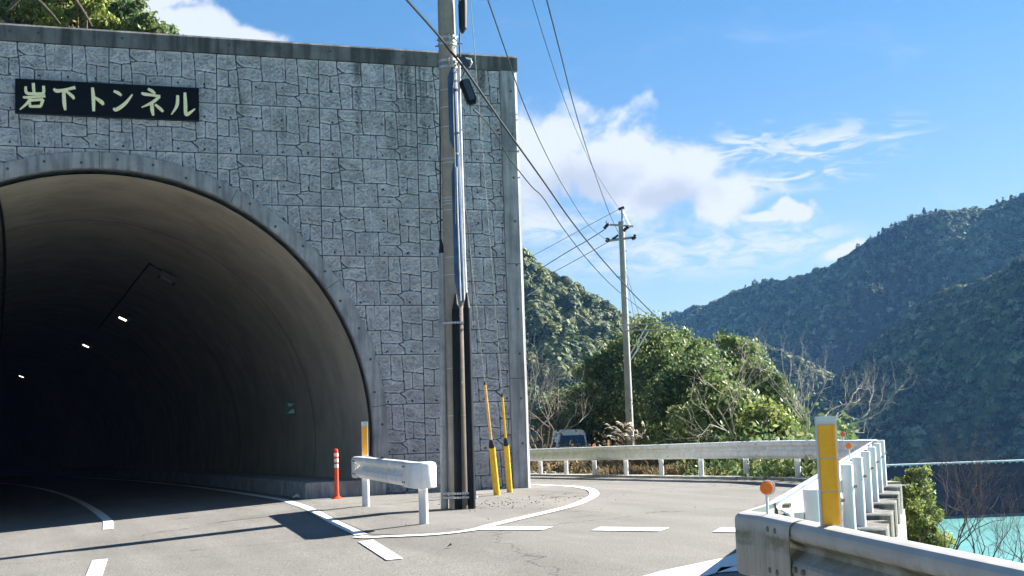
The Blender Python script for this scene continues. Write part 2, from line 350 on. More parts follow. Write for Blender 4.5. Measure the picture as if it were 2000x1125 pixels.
def np_mesh(name, V, F, mats, parent=None, tint=None, smooth=False):
    """fast quad/tri mesh from arrays; F is (n,k)"""
    me = bpy.data.meshes.new(name); V = np.asarray(V, np.float32)
    if parent is not None: V = V-np.array(parent.matrix_basis.translation, np.float32)
    k = F.shape[1]
    me.vertices.add(len(V)); me.vertices.foreach_set('co', V.ravel())
    me.loops.add(F.size); me.loops.foreach_set('vertex_index', F.astype(np.int32).ravel())
    me.polygons.add(len(F)); me.polygons.foreach_set('loop_start', np.arange(0, F.size, k, dtype=np.int32))
    try: me.polygons.foreach_set('loop_total', np.full(len(F), k, np.int32))
    except Exception: pass
    if smooth: me.polygons.foreach_set('use_smooth', np.ones(len(F), bool))
    me.update(calc_edges=True)
    for m in (mats if isinstance(mats, (list, tuple)) else [mats]): me.materials.append(m)
    if tint is not None:
        a = me.attributes.new('tint', 'FLOAT_COLOR', 'FACE'); c = np.ones((len(F), 4), np.float32); c[:, :tint.shape[1]] = tint
        a.data.foreach_set('color', c.ravel())
    o = bpy.data.objects.new(name, me); COL.objects.link(o)
    if parent is not None: o.parent = parent
    return o
def grid_faces(nx, ny):
    i = np.arange(nx-1)[:, None]*ny + np.arange(ny-1)[None, :]
    return np.stack([i, i+ny, i+ny+1, i+1], -1).reshape(-1, 4)

# ------------------------------------------------------------------ ground
def G(X, Y):
    X = np.asarray(X, float); Y = np.asarray(Y, float)
    return -.05*np.clip(5-X, 0, 13) - (.013+.007*sst(6.5, 8.5, X))*np.maximum(0, Y-23)
def atg(x, y):
    d = ray(x, y); lo, hi = 1., 300.
    for _ in range(60):
        m = (lo+hi)/2
        if H+d[2]*m-float(G(d[0]*m, d[1]*m)) > 0: lo = m
        else: hi = m
    return np.array([0, 0, H])+d*lo
RP0 = np.array([4.77, 7.6]); RD = np.array([.6, .8]); RN = np.array([.8, -.6])      # right rail line, outward normal
def sright(X, Y): return (X-RP0[0])*RN[0]+(Y-RP0[1])*RN[1]+.12*np.clip(np.asarray(Y, float)-19.5, 0, 60)
FG0 = np.array([3.725, 6.08]); FGD = np.array([-.2179, -.976])                        # foreground rail line
def xfg(Y): return FG0[0]+(Y-FG0[1])*FGD[0]/FGD[1]
def xc(Y): return 1.2-.0011*np.maximum(0, np.asarray(Y, float)-26)**2
FARX = 13.95

WATER = -19.9
def terrain(X, Y):
    z = G(X, Y)-.06
    s = np.minimum(sright(X, Y)+.2, X-xfg(Y)-.5)
    d = np.where(s > 0, 1.2+s*2.6, 0)
    d = np.maximum(d, np.clip((Y-64)*.45, 0, None)*(X > 11)+np.clip((X-34)*.5, 0, None))
    bump = .25*np.sin(X*.9+Y*.3)*np.sin(Y*.7-X*.2)
    z = z-d+bump*np.clip(d/3, 0, 1)*2
    side = (X > 14.6) & (s < 0)
    z = np.where(side, z-.1+.12*np.sin(X*1.3)*np.sin(Y*1.1), z)
    return np.maximum(z, WATER-2)
gx = np.arange(-70, 120.1, 1.0); gy = np.arange(-40, 160.1, 1.0)
gx = np.unique(np.concatenate([gx, np.arange(-2, 26, .4)])); gy = np.unique(np.concatenate([gy, np.arange(-2, 40, .4)]))
GX, GY = np.meshgrid(gx, gy, indexing='ij')
np_v = np.stack([GX, GY, terrain(GX, GY)], -1).reshape(-1, 3)
ground = np_mesh('ground', np_v, grid_faces(len(gx), len(gy)), M['verge'], smooth=True)
tag(ground, 'brown earthy verge ground falling away towards the reservoir', kind='structure')

# road sheet: everything drivable, left of the three guardrails
rx = np.arange(-28, 15.01, .25); ry = np.arange(-25, 120.01, .25)
QX, QY = np.meshgrid(rx, ry, indexing='ij'); F = grid_faces(len(rx), len(ry))
V = np.stack([QX, QY, G(QX, QY)], -1).reshape(-1, 3)
cx_ = V[F].mean(1)
xr = np.where(cx_[:, 1] < 6.9, xfg(cx_[:, 1])+.3, np.where(cx_[:, 1] < 19.6, RP0[0]+(cx_[:, 1]-RP0[1])*.75+.15, FARX+.35))
keep = (cx_[:, 0] < xr) & ~((cx_[:, 1] > 26.3) & (cx_[:, 0] > 6.6) & (cx_[:, 0] < 9.7) & (cx_[:, 1] < 120))
isl = (cx_[:, 0] > 5.0) & (cx_[:, 1] > 17) & (cx_[:, 1] < 26.2) & (cx_[:, 0] < 9.7)
road = np_mesh('road', V, F[keep], M['asphalt'], smooth=True)
tag(road, 'weathered grey asphalt road bending into the tunnel and a side road', kind='structure')

def poly_sheet(name, pts, m, lift, label, grid=.25):
    """flat sheet draped on G, triangulated as a fan of subdivided strips"""
    import bmesh
    bm = bmesh.new(); vs = [bm.verts.new((p[0], p[1], float(G(p[0], p[1]))+lift)) for p in pts]; bm.faces.new(vs)
    bmesh.ops.triangulate(bm, faces=bm.faces[:])
    me = bpy.data.meshes.new(name); bm.to_mesh(me); bm.free(); me.materials.append(m)
    o = bpy.data.objects.new(name, me); COL.objects.link(o); return tag(o, label, kind='structure')
def strip(name, pts, w, m, label, lift=.008, ends=None):
    P = [np.array(p[:2], float) for p in pts]
    # resample
    Q = [P[0]]
    for a, b in zip(P[:-1], P[1:]):
        n = max(1, int(np.linalg.norm(b-a)/.25))
        Q += [a+(b-a)*k/n for k in range(1, n+1)]
    Vv = []; wd = w if hasattr(w, '__len__') else [w, w]
    for i, p in enumerate(Q):
        d = Q[min(i+1, len(Q)-1)]-Q[max(i-1, 0)]; d /= np.linalg.norm(d); nn = np.array([-d[1], d[0]])
        ww = wd[0]+(wd[1]-wd[0])*i/max(1, len(Q)-1)
        sk = 0.0 if ends is None else ends
        for sg in (-1, 1):
            q = p+nn*sg*ww/2+(d*sk*sg if i in (0, len(Q)-1) else 0); Vv.append((q[0], q[1], float(G(q[0], q[1]))+lift))
    n = len(Q); Ff = np.array([(2*i, 2*i+2, 2*i+3, 2*i+1) for i in range(n-1)])[:, ::-1]
    return tag(np_mesh(name, np.array(Vv), Ff, m), label, kind='structure')
def smoothpath(pts, n=8):
    P = [np.array(p[:2], float) for p in pts]; out = []
    for i in range(len(P)-1):
        p0 = P[max(i-1, 0)]; p1 = P[i]; p2 = P[i+1]; p3 = P[min(i+2, len(P)-1)]
        for k in range(n):
            t = k/n; out.append(.5*((2*p1)+(-p0+p2)*t+(2*p0-5*p1+4*p2-p3)*t*t+(-p0+3*p1-3*p2+p3)*t**3))
    out.append(P[-1]); return out
# paved island in front of the portal
edgeline = [(6.2, 41), (5.5, 36.0), (5.05, 31.5), (4.68, 27), (4.60, 26), (4.38, 22.5), (4.10, 19.2), (3.92, 16.75)]
curve = [atg(x, y) for x, y in [(700, 1049), (722, 1051), (760, 1049), (850, 1045), (920, 1037), (960, 1027), (1010, 1015), (1070, 1001), (1120, 988), (1150, 975), (1161, 965), (1150, 956), (1120, 951), (1080, 949), (1040, 947)]]
ex = lambda Y: 1.2+3.42-.0011*max(0, Y-26)**2
edge_pts = [(ex(Y), Y) for Y in np.arange(75, 26, -3)]+[(4.60, 26), (4.38, 22.5), (4.10, 19.2), (3.92, 16.75)]
poly_sheet('island_pavement', [(4.70, 26.1), (4.48, 22.5), (4.2, 19.2), (4.05, 16.7)]+[tuple(c[:2]) for c in curve[3:]]+[(9.6, 28), (9.6, 26.1)], M['island'], .004, 'tan paved traffic island in front of the tunnel wall')
strip('edge_marking', smoothpath(edge_pts, 4), .16, M['paint'], 'solid white edge line running into the tunnel along its right kerb')
strip('edge_marking', smoothpath(curve), .17, M['paint'], 'white line curving round the paved island to the side road', .012)
cl_pts = [(1.16, 22.6), (1.28, 25.0)]+[(float(xc(Y))+.1, Y) for Y in np.arange(28, 80, 3)]
strip('centre_marking', smoothpath(cl_pts, 4), .17, M['paint'], 'white centre line curving into the dark tunnel mouth')
a_, b_ = atg(195.5, 1094), atg(184, 1125)
strip('dash_marking', [a_, b_+(b_-a_)*2.0], .18, M['paint'], 'short white centre dash in the sunlit road at the lower left')
def quadmark(name, px, label, lift=.010):
    c = [atg(*q) for q in px]; n = 10; A, B, C_, D = [np.array(q[:2]) for q in c]; Vv = []
    for i in range(n+1):
        t = i/n
        for q in (A+(D-A)*t, B+(C_-B)*t): Vv.append((q[0], q[1], float(G(q[0], q[1]))+lift))
    Ff = np.array([(2*i, 2*i+2, 2*i+3, 2*i+1) for i in range(n)]); o = np_mesh(name, np.array(Vv), Ff, M['paint']); return tag(o, label, kind='structure')
quadmark('dash_marking', [(699.8, 1059.3), (728.8, 1055.5), (787.8, 1092.4), (755.4, 1095.5)], 'slanted white dash just below the tip of the island')
quadmark('dash_marking', [(930.7, 1036.4), (965, 1029.6), (1081, 1029.6), (1060, 1036.4)], 'white dash touching the curved line of the island')
quadmark('dash_marking', [(1155.4, 1037.2), (1172.6, 1030.7), (1307.8, 1031.9), (1288.8, 1039.1)], 'white dash in the middle of the side road mouth')
quadmark('dash_marking', [(1392.4, 1040.2), (1406.9, 1032.2), (1530, 1034), (1512, 1042)], 'white dash nearest the foreground guardrail')
quadmark('edge_marking', [(1180, 1172), (1248, 1130), (1412, 1092), (1384, 1126)], 'broad white line leading under the foreground guardrail')
quadmark('edge_marking', [(1384, 1126), (1412, 1092), (1480, 1066), (1480, 1092)], 'shaded end of the broad white line under the foreground guardrail')
quadmark('edge_marking', [(1398, 1121), (1408, 1110), (1480, 1104), (1480, 1114)], 'narrow white hatch line in the shade of the foreground guardrail')

# ------------------------------------------------------------------ tunnel portal
WY, CX, CZ, RI, RO = 26.18, 1.2, 1.15, 5.22, 5.52
PW = 2.03597; PX0 = 1.38353; PTOP = 8.738
XR, XL = 9.34, -6.94
portal = empty('tunnel_portal', (CX, WY, 0), 'tall stone-patterned concrete tunnel portal wall with a round arched mouth', 'tunnel portal')
# joint pattern of one form panel, read off in panel units (u right, v down)
def PU(x, y):
    v = (y-(487+.0428*(x-150)))/(413-10*(x-150)/817); return ((x-150-7*v)/818*PW, v*1.0)
jl = [[(303, 497), (303, 545), (313, 600), (322, 690), (330, 790), (342, 897)], [(303, 545), (330, 575), (360, 590)], [(316, 600), (360, 593), (430, 594), (502, 604)],
 [(500, 508), (505, 600), (517, 707)], [(322, 688), (400, 695), (430, 708), (517, 708), (600, 710), (700, 712), (740, 725), (806, 735)],
 [(152, 605), (200, 612), (240, 620), (310, 612)], [(247, 622), (247, 757)], [(155, 748), (230, 757), (325, 763)], [(430, 710), (437, 907)],
 [(697, 518), (702, 640), (700, 712)], [(790, 520), (800, 600), (808, 735), (812, 820)], [(804, 655), (880, 665), (968, 680)], [(880, 667), (880, 800)],
 [(812, 805), (870, 797), (972, 812)], [(622, 712), (628, 820), (633, 912)], [(630, 818), (700, 822), (770, 828), (812, 820)], [(778, 833), (825, 875), (829, 917)]]
segs = []
for pl in jl:
    q = [PU(*p) for p in pl]; segs += [(a, b, .011) for a, b in zip(q[:-1], q[1:])]
segs += [((1.045, 0), (1.055, 1.0), .003)]
def fftnoise(shape, dx, lo, hi, ang=None, stretch=1.0, seed=1):
    r_ = np.random.default_rng(seed); f = np.fft.fft2(r_.standard_normal(shape))
    kx = np.fft.fftfreq(shape[0], dx)[:, None]; ky = np.fft.fftfreq(shape[1], dx)[None, :]
    if ang is not None:
        c, s = math.cos(ang), math.sin(ang); kx, ky = (kx*c+ky*s)*stretch, (-kx*s+ky*c)/stretch
    k = np.hypot(kx, ky)+1e-6; f *= np.exp(-(k*lo)**2)*(1-np.exp(-(k*hi)**2))/k
    n = np.real(np.fft.ifft2(f)); return n/n.std()
def stone_face(nu, nv, xa, xb, name):
    uu = np.arange(nu)*PW/nu; vv = np.arange(nv)/nv
    UU, VV = np.meshgrid(uu, vv, indexing='ij'); JD = np.full(UU.shape, 9.0)
    for a, b, w in segs:
        ax, ay = a; bx, by = b; L2 = (bx-ax)**2+(by-ay)**2+1e-9
        t = np.clip(((UU-ax)*(bx-ax)+(VV-ay)*(by-ay))/L2, 0, 1)
        JD = np.minimum(JD, np.hypot(UU-ax-t*(bx-ax), VV-ay-t*(by-ay))-w)
    JM = np.minimum(np.minimum(UU, PW-UU), np.minimum(VV, 1-VV))-.010
    c0 = math.ceil((xa-PX0)/PW*nu); c1 = math.floor((xb-PX0)/PW*nu); ci = np.arange(c0, c1+1); ri = np.arange(0, int((PTOP+.35)*nv)+1)
    WX = PX0+ci*PW/nu; WZ = PTOP-ri/nv; sh = (len(ci), len(ri)); dx = 1/nv
    n1 = fftnoise(sh, dx, .018, .35, R(40), 2.0, 3); n1 = -np.abs(n1)*1.5; n3 = fftnoise(sh, dx, .016, .25, R(-35), 1.6, 13); n2 = fftnoise(sh, dx, .03, 1.2, None, 1, 5)
    jd = JD[np.ix_(ci % nu, ri % nv)]; jm = JM[np.ix_(ci % nu, ri % nv)]; jd = jd+.0012*fftnoise(sh, dx, .03, .3, None, 1, 9)
    amp = np.clip(np.minimum(jd, jm)/.04, 0, 1)
    hgt = .020*np.clip(jd/.026, 0, 1)**.6 + amp*(.016*n1+.007*n3+.008*n2) - .045*np.clip(-jm/.005, 0, 1) - .026*np.clip(1-jd/.005, 0, 1)
    WXX, WZZ = np.meshgrid(WX, WZ, indexing='ij'); hx = np.zeros(sh, bool)
    for k in range(-4, 5):
        for r_ in range(0, 9):
            for fu in (.128, .378, .632, .88):
                for fv in ((.25, .90) if r_ % 2 == 1 else (.60,)) if r_ < 4 else (.92,):
                    x = PX0+(k+fu)*PW; z = PTOP-r_-fv-.02
                    if xa-.1 < x < xb+.1: hx |= np.hypot(WXX-x, WZZ-z) < .019
    V = np.stack([WXX, WY-hgt+np.where(hx, .03, 0), WZZ], -1).reshape(-1, 3); F = grid_faces(*sh)
    cc = V[F].mean(1); rr = np.hypot(cc[:, 0]-CX, cc[:, 2]-CZ); F = F[(rr > (RI+RO)/2) & (cc[:, 2] > -.3)][:, ::-1]
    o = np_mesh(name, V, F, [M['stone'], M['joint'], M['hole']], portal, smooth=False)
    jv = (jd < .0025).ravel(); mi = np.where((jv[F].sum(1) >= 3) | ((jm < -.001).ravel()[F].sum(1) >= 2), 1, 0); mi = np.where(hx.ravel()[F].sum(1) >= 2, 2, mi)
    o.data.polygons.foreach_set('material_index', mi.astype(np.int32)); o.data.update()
XS = PX0-2*PW
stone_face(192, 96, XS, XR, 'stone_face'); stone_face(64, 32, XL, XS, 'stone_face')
def disc(mb, c, n, r, mi=0, k=8, th=.004):
    c = np.array(c, float); n = np.array(n, float); n /= np.linalg.norm(n)
    mb.tube([c-n*th, c+n*th], r, k, True, mi)
# arch ring
ring = MB(); na = 96; a0, a1 = R(-15.5), R(195.5)
secs = []
for i in range(na+1):
    a = a0+(a1-a0)*i/na; c, s = math.cos(a), math.sin(a)
    secs.append([(CX+RO*c, WY-.012, CZ+RO*s), (CX+RO*c, WY-.05, CZ+RO*s), (CX+(RI+.02)*c, WY-.05, CZ+(RI+.02)*s), (CX+RI*c, WY-.03, CZ+RI*s), (CX+RI*c, WY+.45, CZ+RI*s)])
vs = [p for sct in secs for p in sct]; fs = [(i*5+j, i*5+j+1, (i+1)*5+j+1, (i+1)*5+j) for i in range(na) for j in range(4)]
ring.add(vs, fs)
for i in range(30):
    a = R(-12)+R(204)*i/29; r_ = (RI+RO)/2+(.03 if i % 3 else -.05)
    disc(ring, (CX+r_*math.cos(a), WY-.051, CZ+r_*math.sin(a)), (0, 1, 0), .028, 1, 8, .003)
for a in (62, 90, 118, 34, 146, 6, 174):   # form joints across the ring
    c, s = math.cos(R(a)), math.sin(R(a)); 
    ring.obox((CX+5.37*c, WY-.051, CZ+5.37*s), (c, 0, s), .145, (0, 1, 0), .003, (-s, 0, c), .006, 1)
ring.build('arch_ring', [M['frame'], M['hole']], portal, smooth=True)
# cap beam with chamfer
cap = MB(); 
def prismX(mb, prof, x0, x1, mi=0):
    n = len(prof); vs = [(x0, y, z) for y, z in prof]+[(x1, y, z) for y, z in prof]
    mb.add(vs, [tuple(range(n)), tuple(range(2*n-1, n-1, -1))]+[(i, n+i, n+(i+1) % n, (i+1) % n) for i in range(n)], mi)
prismX(cap, [(WY-.055, 8.742), (WY-.055, 9.035), (WY-.01, 9.08), (WY+1.9, 9.08), (WY+1.9, 8.742)], -7.34, 9.738)
for i in range(34):
    disc(cap, (9.25-.508*i, WY-.056, 8.92), (0, 1, 0), .03, 1, 8, .003)
cap.build('cap_beam', [M['cap'], M['hole']], portal)
side = MB(); prof = [(XR+.002, WY-.05), (9.665, WY-.05), (9.74, WY+.02), (9.74, WY+1.9), (XR+.002, WY+1.9)]
n = len(prof); z0, z1 = -.3, 8.739
side.add([(x, y, z0) for x, y in prof]+[(x, y, z1) for x, y in prof], [tuple(range(n-1, -1, -1)), tuple(range(n, 2*n))]+[(i, (i+1) % n, n+(i+1) % n, n+i) for i in range(n)])
for i in range(9):
    disc(side, (9.57, WY-.051, 8.3-.93*i), (0, 1, 0), .026, 1, 8, .003)
for i in range(3): side.box(XR+.004, 9.664, WY-.0525, WY-.05, 2.2+2.4*i, 2.212+2.4*i, 1)
side.build('side_pillar', [M['frame'], M['hole']], portal)
ls = MB(); ls.box(-7.34, XL, WY-.05, WY+1.9, -.9, 8.739); ls.build('side_pillar', M['frame'], portal)
core = MB(); vs = []; N_ = 64
for i in range(N_+1):
    a = R(-13)+R(206)*i/N_; c, s = math.cos(a), math.sin(a)
    t = min([q for q in [((9.3-CX)/c if c > 1e-6 else 1e9), ((XL-CX)/c if c < -1e-6 else 1e9), ((8.73-CZ)/s if s > 1e-6 else 1e9)] if q > 0])
    vs += [(CX+RO*c, WY+.2, CZ+RO*s), (CX+t*c, WY+.2, CZ+t*s), (CX+t*c, WY+1.88, CZ+t*s), (CX+RO*c, WY+1.88, CZ+RO*s)]
core.add(vs, [(i*4+j, i*4+(j+1) % 4, (i+1)*4+(j+1) % 4, (i+1)*4+j) for i in range(N_) for j in range(4)])
core.build('wall_core', M['frame'], portal)

# ------------------------------------------------------------------ tunnel bore
tun = empty('tunnel_bore', (CX, WY+.4, 0), 'dark curving concrete tunnel bore behind the arched mouth', 'tunnel')
ys = np.concatenate([np.array([26.22]), np.arange(26.5, 60, .75), np.arange(60, 150, 3.0)]); na = 60; vs = []
for y in ys:
    for i in range(na+1):
        a = R(-27)+R(234)*i/na; vs.append((float(xc(y))+RI*math.cos(a)*.988, y, float(G(6, y))+CZ+RI*math.sin(a)*.988))
V = np.array(vs); F = grid_faces(len(ys), na+1)
np_mesh('lining', V, F, M['lining'], tun, smooth=True)
ec = MB(); ec.box(float(xc(148))-7, float(xc(148))+7, 147, 147.4, -4, 7); ec.build('end_wall', M['lining'], tun)
for sg, nm in ((1, 'walkway'), (-1, 'walkway')):
    k = MB(); yy = [25.98]+list(np.arange(27, 110, 1.0)); vs = []
    for y in yy:
        x0 = float(xc(y))+sg*3.78; x1 = float(xc(y))+sg*5.4; zt = float(G(5 if sg > 0 else -3, y))+.30+(0 if sg > 0 else 0)
        b = float(G(x0, y))-.3
        vs += [(x0, y, b), (x0+sg*.02, y, zt-.03), (x0+sg*.05, y, zt), (x1, y, zt), (x1, y, b)]
    n = 5; fs = [(i*n+j, i*n+j+1, (i+1)*n+j+1, (i+1)*n+j) for i in range(len(yy)-1) for j in range(n-1)]+[(0, 1, 2, 3, 4)]
    k.add(vs, fs); k.build(nm, M['kerbconc'], tun)

def lining_hit(x, y, back=.0):
    d = ray(x, y); t = 20.0
    while t < 140:
        p = np.array([0, 0, H])+d*t
        if p[1] > 26.5 and math.hypot(p[0]-xc(p[1]), p[2]-CZ-G(6, p[1])) > RI*.988-back: return p
        t += .02
    return p
for i, (x, y, lit, lab) in enumerate([(325, 547, 0, 'unlit box lamp hanging from the vault nearest the tunnel mouth'), (240, 622, 1, 'nearest glowing lamp deep in the tunnel, showing two bright halves'), (168, 675, 1, 'middle one of the three glowing lamps in the tunnel'), (42, 735, 1, 'farthest and smallest glowing lamp at the left in the tunnel')]):
    p = lining_hit(x, y, .22); ang = math.atan2(p[2]-CZ-float(G(6, p[1])), p[0]-float(xc(p[1])))
    inn = np.array([-math.cos(ang), 0, -math.sin(ang)]); tg = np.array([-math.sin(ang), 0, math.cos(ang)]); ay = np.array([0, 1., 0])
    e = empty('tunnel_lamp', tuple(p), lab, 'lamp', 'lamps along the tunnel vault')
    b = MB(); b.obox(p-inn*.06, tg, .24, ay, .30, inn, .07); b.build('housing', M['lampbody'], e)
    f = MB()
    if lit:
        for sgn in (-1, 1): f.obox(p+inn*.02+ay*sgn*.11, tg, .13, ay, .07, inn, .010)
    else: f.obox(p+inn*.02, tg, .17, ay, .22, inn, .012)
    f.build('lens', M['lamp' if lit else 'lampoff'], e)
    m_ = MB(); m_.obox(p-inn*.16, tg, .03, ay, .22, inn, .04); m_.build('bracket', M['lampbody'], e)
pts = [lining_hit(x, y, .04) for x, y in ((345, 545), (318, 530), (292, 515), (262, 552), (240, 582), (215, 612), (190, 645))]
c = MB(); c.tube(pts, .022, 6); tag(c.build('tunnel_cable', M['rubber'], smooth=True), 'black cable pinned to the tunnel vault beside the unlit lamp', 'cable')
pts = [lining_hit(x, y, .05) for x, y in ((-6, 380), (2, 412), (6, 440), (9, 480), (10, 520), (8, 570), (5, 620), (0, 680))]
c = MB(); c.tube(pts, .035, 6); tag(c.build('tunnel_cable', M['rubber'], smooth=True), 'thick black cable curving along the tunnel vault at the left edge', 'cable')
p = lining_hit(568, 797, .10); e = empty('tunnel_sign', tuple(p), 'small green sign with white marks on the right tunnel wall', 'sign')
vx = np.array([.93, -.30, -.04]); vx /= np.linalg.norm(vx); vz = np.array([0, 0, 1.]); vy = np.cross(vz, vx)
b = MB(); b.obox(p, vx, .12, vy, .012, vz, .175); b.build('panel', M['green'], e)
b = MB(); q = p-vy*.014
b.obox(q+vz*.10, vx, .07, vy, .002, vz, .012); b.obox(q+vz*.06-vx*.01, vx, .05, vy, .002, vz, .010)
b.add([q-vx*.085-vz*.13, q+vx*.085-vz*.13, q+vx*.085-vz*.03, q+vx*.02-vz*.03], [(0, 1, 2, 3)])
b.build('marks', M['signwhite'], e)
b = MB(); b.obox(p+vx*.15, vx, .05, vy, .01, vz, .03); b.build('bracket', M['galv'], e)

# ------------------------------------------------------------------ name sign
sg_ = empty('tunnel_name_sign', (1.38, WY-.06, 7.68), 'long black sign with cream Japanese lettering above the tunnel arch', 'sign')
b = MB(); b.box(-.305, 3.065, WY-.085, WY-.01, 7.35, 8.01); b.build('board', M['signboard'], sg_)
b = MB()
for q in ((-.305, 3.065, 8.0, 8.01), (-.305, 3.065, 7.35, 7.36)): b.box(q[0], q[1], WY-.092, WY-.086, q[2], q[3])
b.build('edge_trim', M['dark'], sg_)
LET = {'岩': [[(0.014, 7.935, 0.051), (0.021, 7.838, 0.051), (0.031, 7.739, 0.046)], [(-0.119, 7.862, 0.041), (-0.099, 7.743, 0.051), (0.055, 7.735, 0.046), (0.206, 7.748, 0.041)], [(0.196, 7.89, 0.041), (0.201, 7.808, 0.051), (0.191, 7.737, 0.046)], [(-0.167, 7.658, 0.031), (-0.09, 7.657, 0.046), (0.23, 7.702, 0.051)], [(-0.022, 7.673, 0.046), (-0.089, 7.549, 0.046), (-0.221, 7.417, 0.021)], [(-0.058, 7.603, 0.041), (-0.036, 7.473, 0.046)], [(-0.058, 7.598, 0.041), (0.191, 7.632, 0.046)], [(0.187, 7.631, 0.051), (0.148, 7.498, 0.046)], [(-0.036, 7.484, 0.041), (0.153, 7.498, 0.051)]],
 '下': [[(0.376, 7.847, 0.036), (0.44, 7.808, 0.062), (0.592, 7.842, 0.046), (0.765, 7.894, 0.056)], [(0.555, 7.825, 0.056), (0.568, 7.577, 0.062), (0.587, 7.446, 0.036)], [(0.597, 7.816, 0.041), (0.715, 7.717, 0.056), (0.74, 7.665, 0.031)]],
 'ト': [[(1.075, 7.908, 0.046), (1.092, 7.71, 0.062), (1.097, 7.449, 0.046)], [(1.112, 7.724, 0.036), (1.237, 7.637, 0.067), (1.276, 7.58, 0.036)]],
 'ン': [[(1.463, 7.862, 0.036), (1.544, 7.829, 0.056), (1.609, 7.779, 0.036)], [(1.807, 7.811, 0.026), (1.677, 7.632, 0.056), (1.512, 7.501, 0.062), (1.457, 7.525, 0.031)]],
 'ネ': [[(2.098, 7.939, 0.041), (2.175, 7.9, 0.056), (2.233, 7.849, 0.036)], [(1.98, 7.858, 0.031), (2.026, 7.833, 0.056), (2.174, 7.819, 0.046), (2.328, 7.8, 0.046)], [(2.318, 7.8, 0.046), (2.178, 7.674, 0.051), (1.978, 7.567, 0.021)], [(2.168, 7.673, 0.051), (2.177, 7.523, 0.062), (2.197, 7.416, 0.036)], [(2.229, 7.638, 0.036), (2.326, 7.557, 0.056), (2.383, 7.5, 0.036)]],
 'ル': [[(2.657, 7.839, 0.051), (2.642, 7.64, 0.056), (2.537, 7.453, 0.021)], [(2.795, 7.901, 0.046), (2.804, 7.661, 0.062), (2.812, 7.472, 0.056), (2.883, 7.502, 0.051), (2.986, 7.589, 0.021)]]}
for ch, strokes in LET.items():
    mb = MB(); 
    for si, st in enumerate(strokes):
        P = [np.array(p) for p in st]; Q = []
        for i in range(len(P)-1):
            p0, p1, p2, p3 = P[max(i-1, 0)], P[i], P[i+1], P[min(i+2, len(P)-1)]
            for k in range(6):
                t = k/6; Q.append(.5*((2*p1)+(-p0+p2)*t+(2*p0-5*p1+4*p2-p3)*t*t+(-p0+3*p1-3*p2+p3)*t**3))
        Q.append(P[-1]); n = len(Q); yf = WY-.112-.0006*si; vs = []
        for i, q in enumerate(Q):
            d = Q[min(i+1, n-1)][:2]-Q[max(i-1, 0)][:2]; d /= np.linalg.norm(d); nn = np.array([-d[1], d[0]]); w = q[2]*.56
            for yy_, ww in ((WY-.087, w), (yf+.010, w), (yf, w*.72)):
                for s_ in (-1, 1): vs.append((q[0]+nn[0]*ww*s_, yy_, q[1]+nn[1]*ww*s_))
        fs = []
        for i in range(n-1):
            a, b = i*6, (i+1)*6
            fs += [(a, b, b+2, a+2), (a+2, b+2, b+4, a+4), (a+4, b+4, b+5, a+5), (a+5, b+5, b+3, a+3), (a+3, b+3, b+1, a+1)]
        fs += [(0, 2, 4, 5, 3, 1), tuple((n-1)*6+j for j in (1, 3, 5, 4, 2, 0))]
        mb.add(vs, fs)
    mb.build('character', M['gold'], sg_)

# ------------------------------------------------------------------ guardrails
PROF = [(0, 0), (.004, .010), (.062, .040), (.074, .054), (.078, .075), (.076, .128), (.066, .146), (.010, .180), (.002, .192), (.002, .212), (.010, .224), (.066, .254), (.077, .270), (.080, .296), (.074, .320), (.052, .340), (.020, .349), (-.006, .350)]
FLAT = [(.010, 0), (.055, .004), (.074, .014), (.080, .03), (.080, .16), (.080, .30), (.075, .322), (.056, .340), (.022, .350), (-.01, .352)]
def beam(path, z0f, prof, name, m, parent, outn=0.0, th=.005, smooth=True):
    """path: list of 2D points; front normal is to the LEFT of the path direction"""
    P = [np.array(p, float) for p in path]; n = len(P); k = len(prof); vs = []
    for i, p in enumerate(P):
        d1 = P[i]-P[i-1] if i else P[1]-P[0]; d2 = P[i+1]-P[i] if i < n-1 else d1
        d1 /= np.linalg.norm(d1); d2 = d2/np.linalg.norm(d2); d = d1+d2; d /= np.linalg.norm(d); nn = np.array([-d[1], d[0]])/max(.5, d@d1)
        z0 = z0f(p) 
        for off in (0, -th):
            for a, z in prof: q = p+nn*(a+outn+off); vs.append((q[0], q[1], z0+z))
    fs = []
    for i in range(n-1):
        a, b = i*2*k, (i+1)*2*k
        for j in range(k-1): fs += [(a+j, b+j, b+j+1, a+j+1), (a+k+j, a+k+j+1, b+k+j+1, b+k+j)]
        fs += [(a, a+k, b+k, b), (a+k-1, b+k-1, b+2*k-1, a+2*k-1)]
    for a in (0, (n-1)*2*k): fs += [(a+j, a+j+1, a+k+j+1, a+k+j) for j in range(k-1)]
    mb = MB(); mb.add(vs, fs); return mb.build(name, m, parent, smooth=smooth)
def bolts(parent, pts, nrm, r=.014):
    for p in pts:
        mb = MB(); nn = np.array([nrm[0], nrm[1], 0.]); p = np.array(p); mb.tube([p-nn*.004, p+nn*.010, p+nn*.014], [r, r, r*.6], 10)
        mb.build('bolt', M['bolt'], parent, smooth=True)
def post(parent, x, y, zb, zt, r=.058, m=None):
    mb = MB(); mb.lathe((x, y, 0), [(r, zb), (r, zt-.012), (r*1.04, zt-.010), (r*1.02, zt), (r*.7, zt+.006)], 20); return mb.build('post', m or M['white'], parent, smooth=True)
def base_at(q): return float(G(q[0], q[1]))

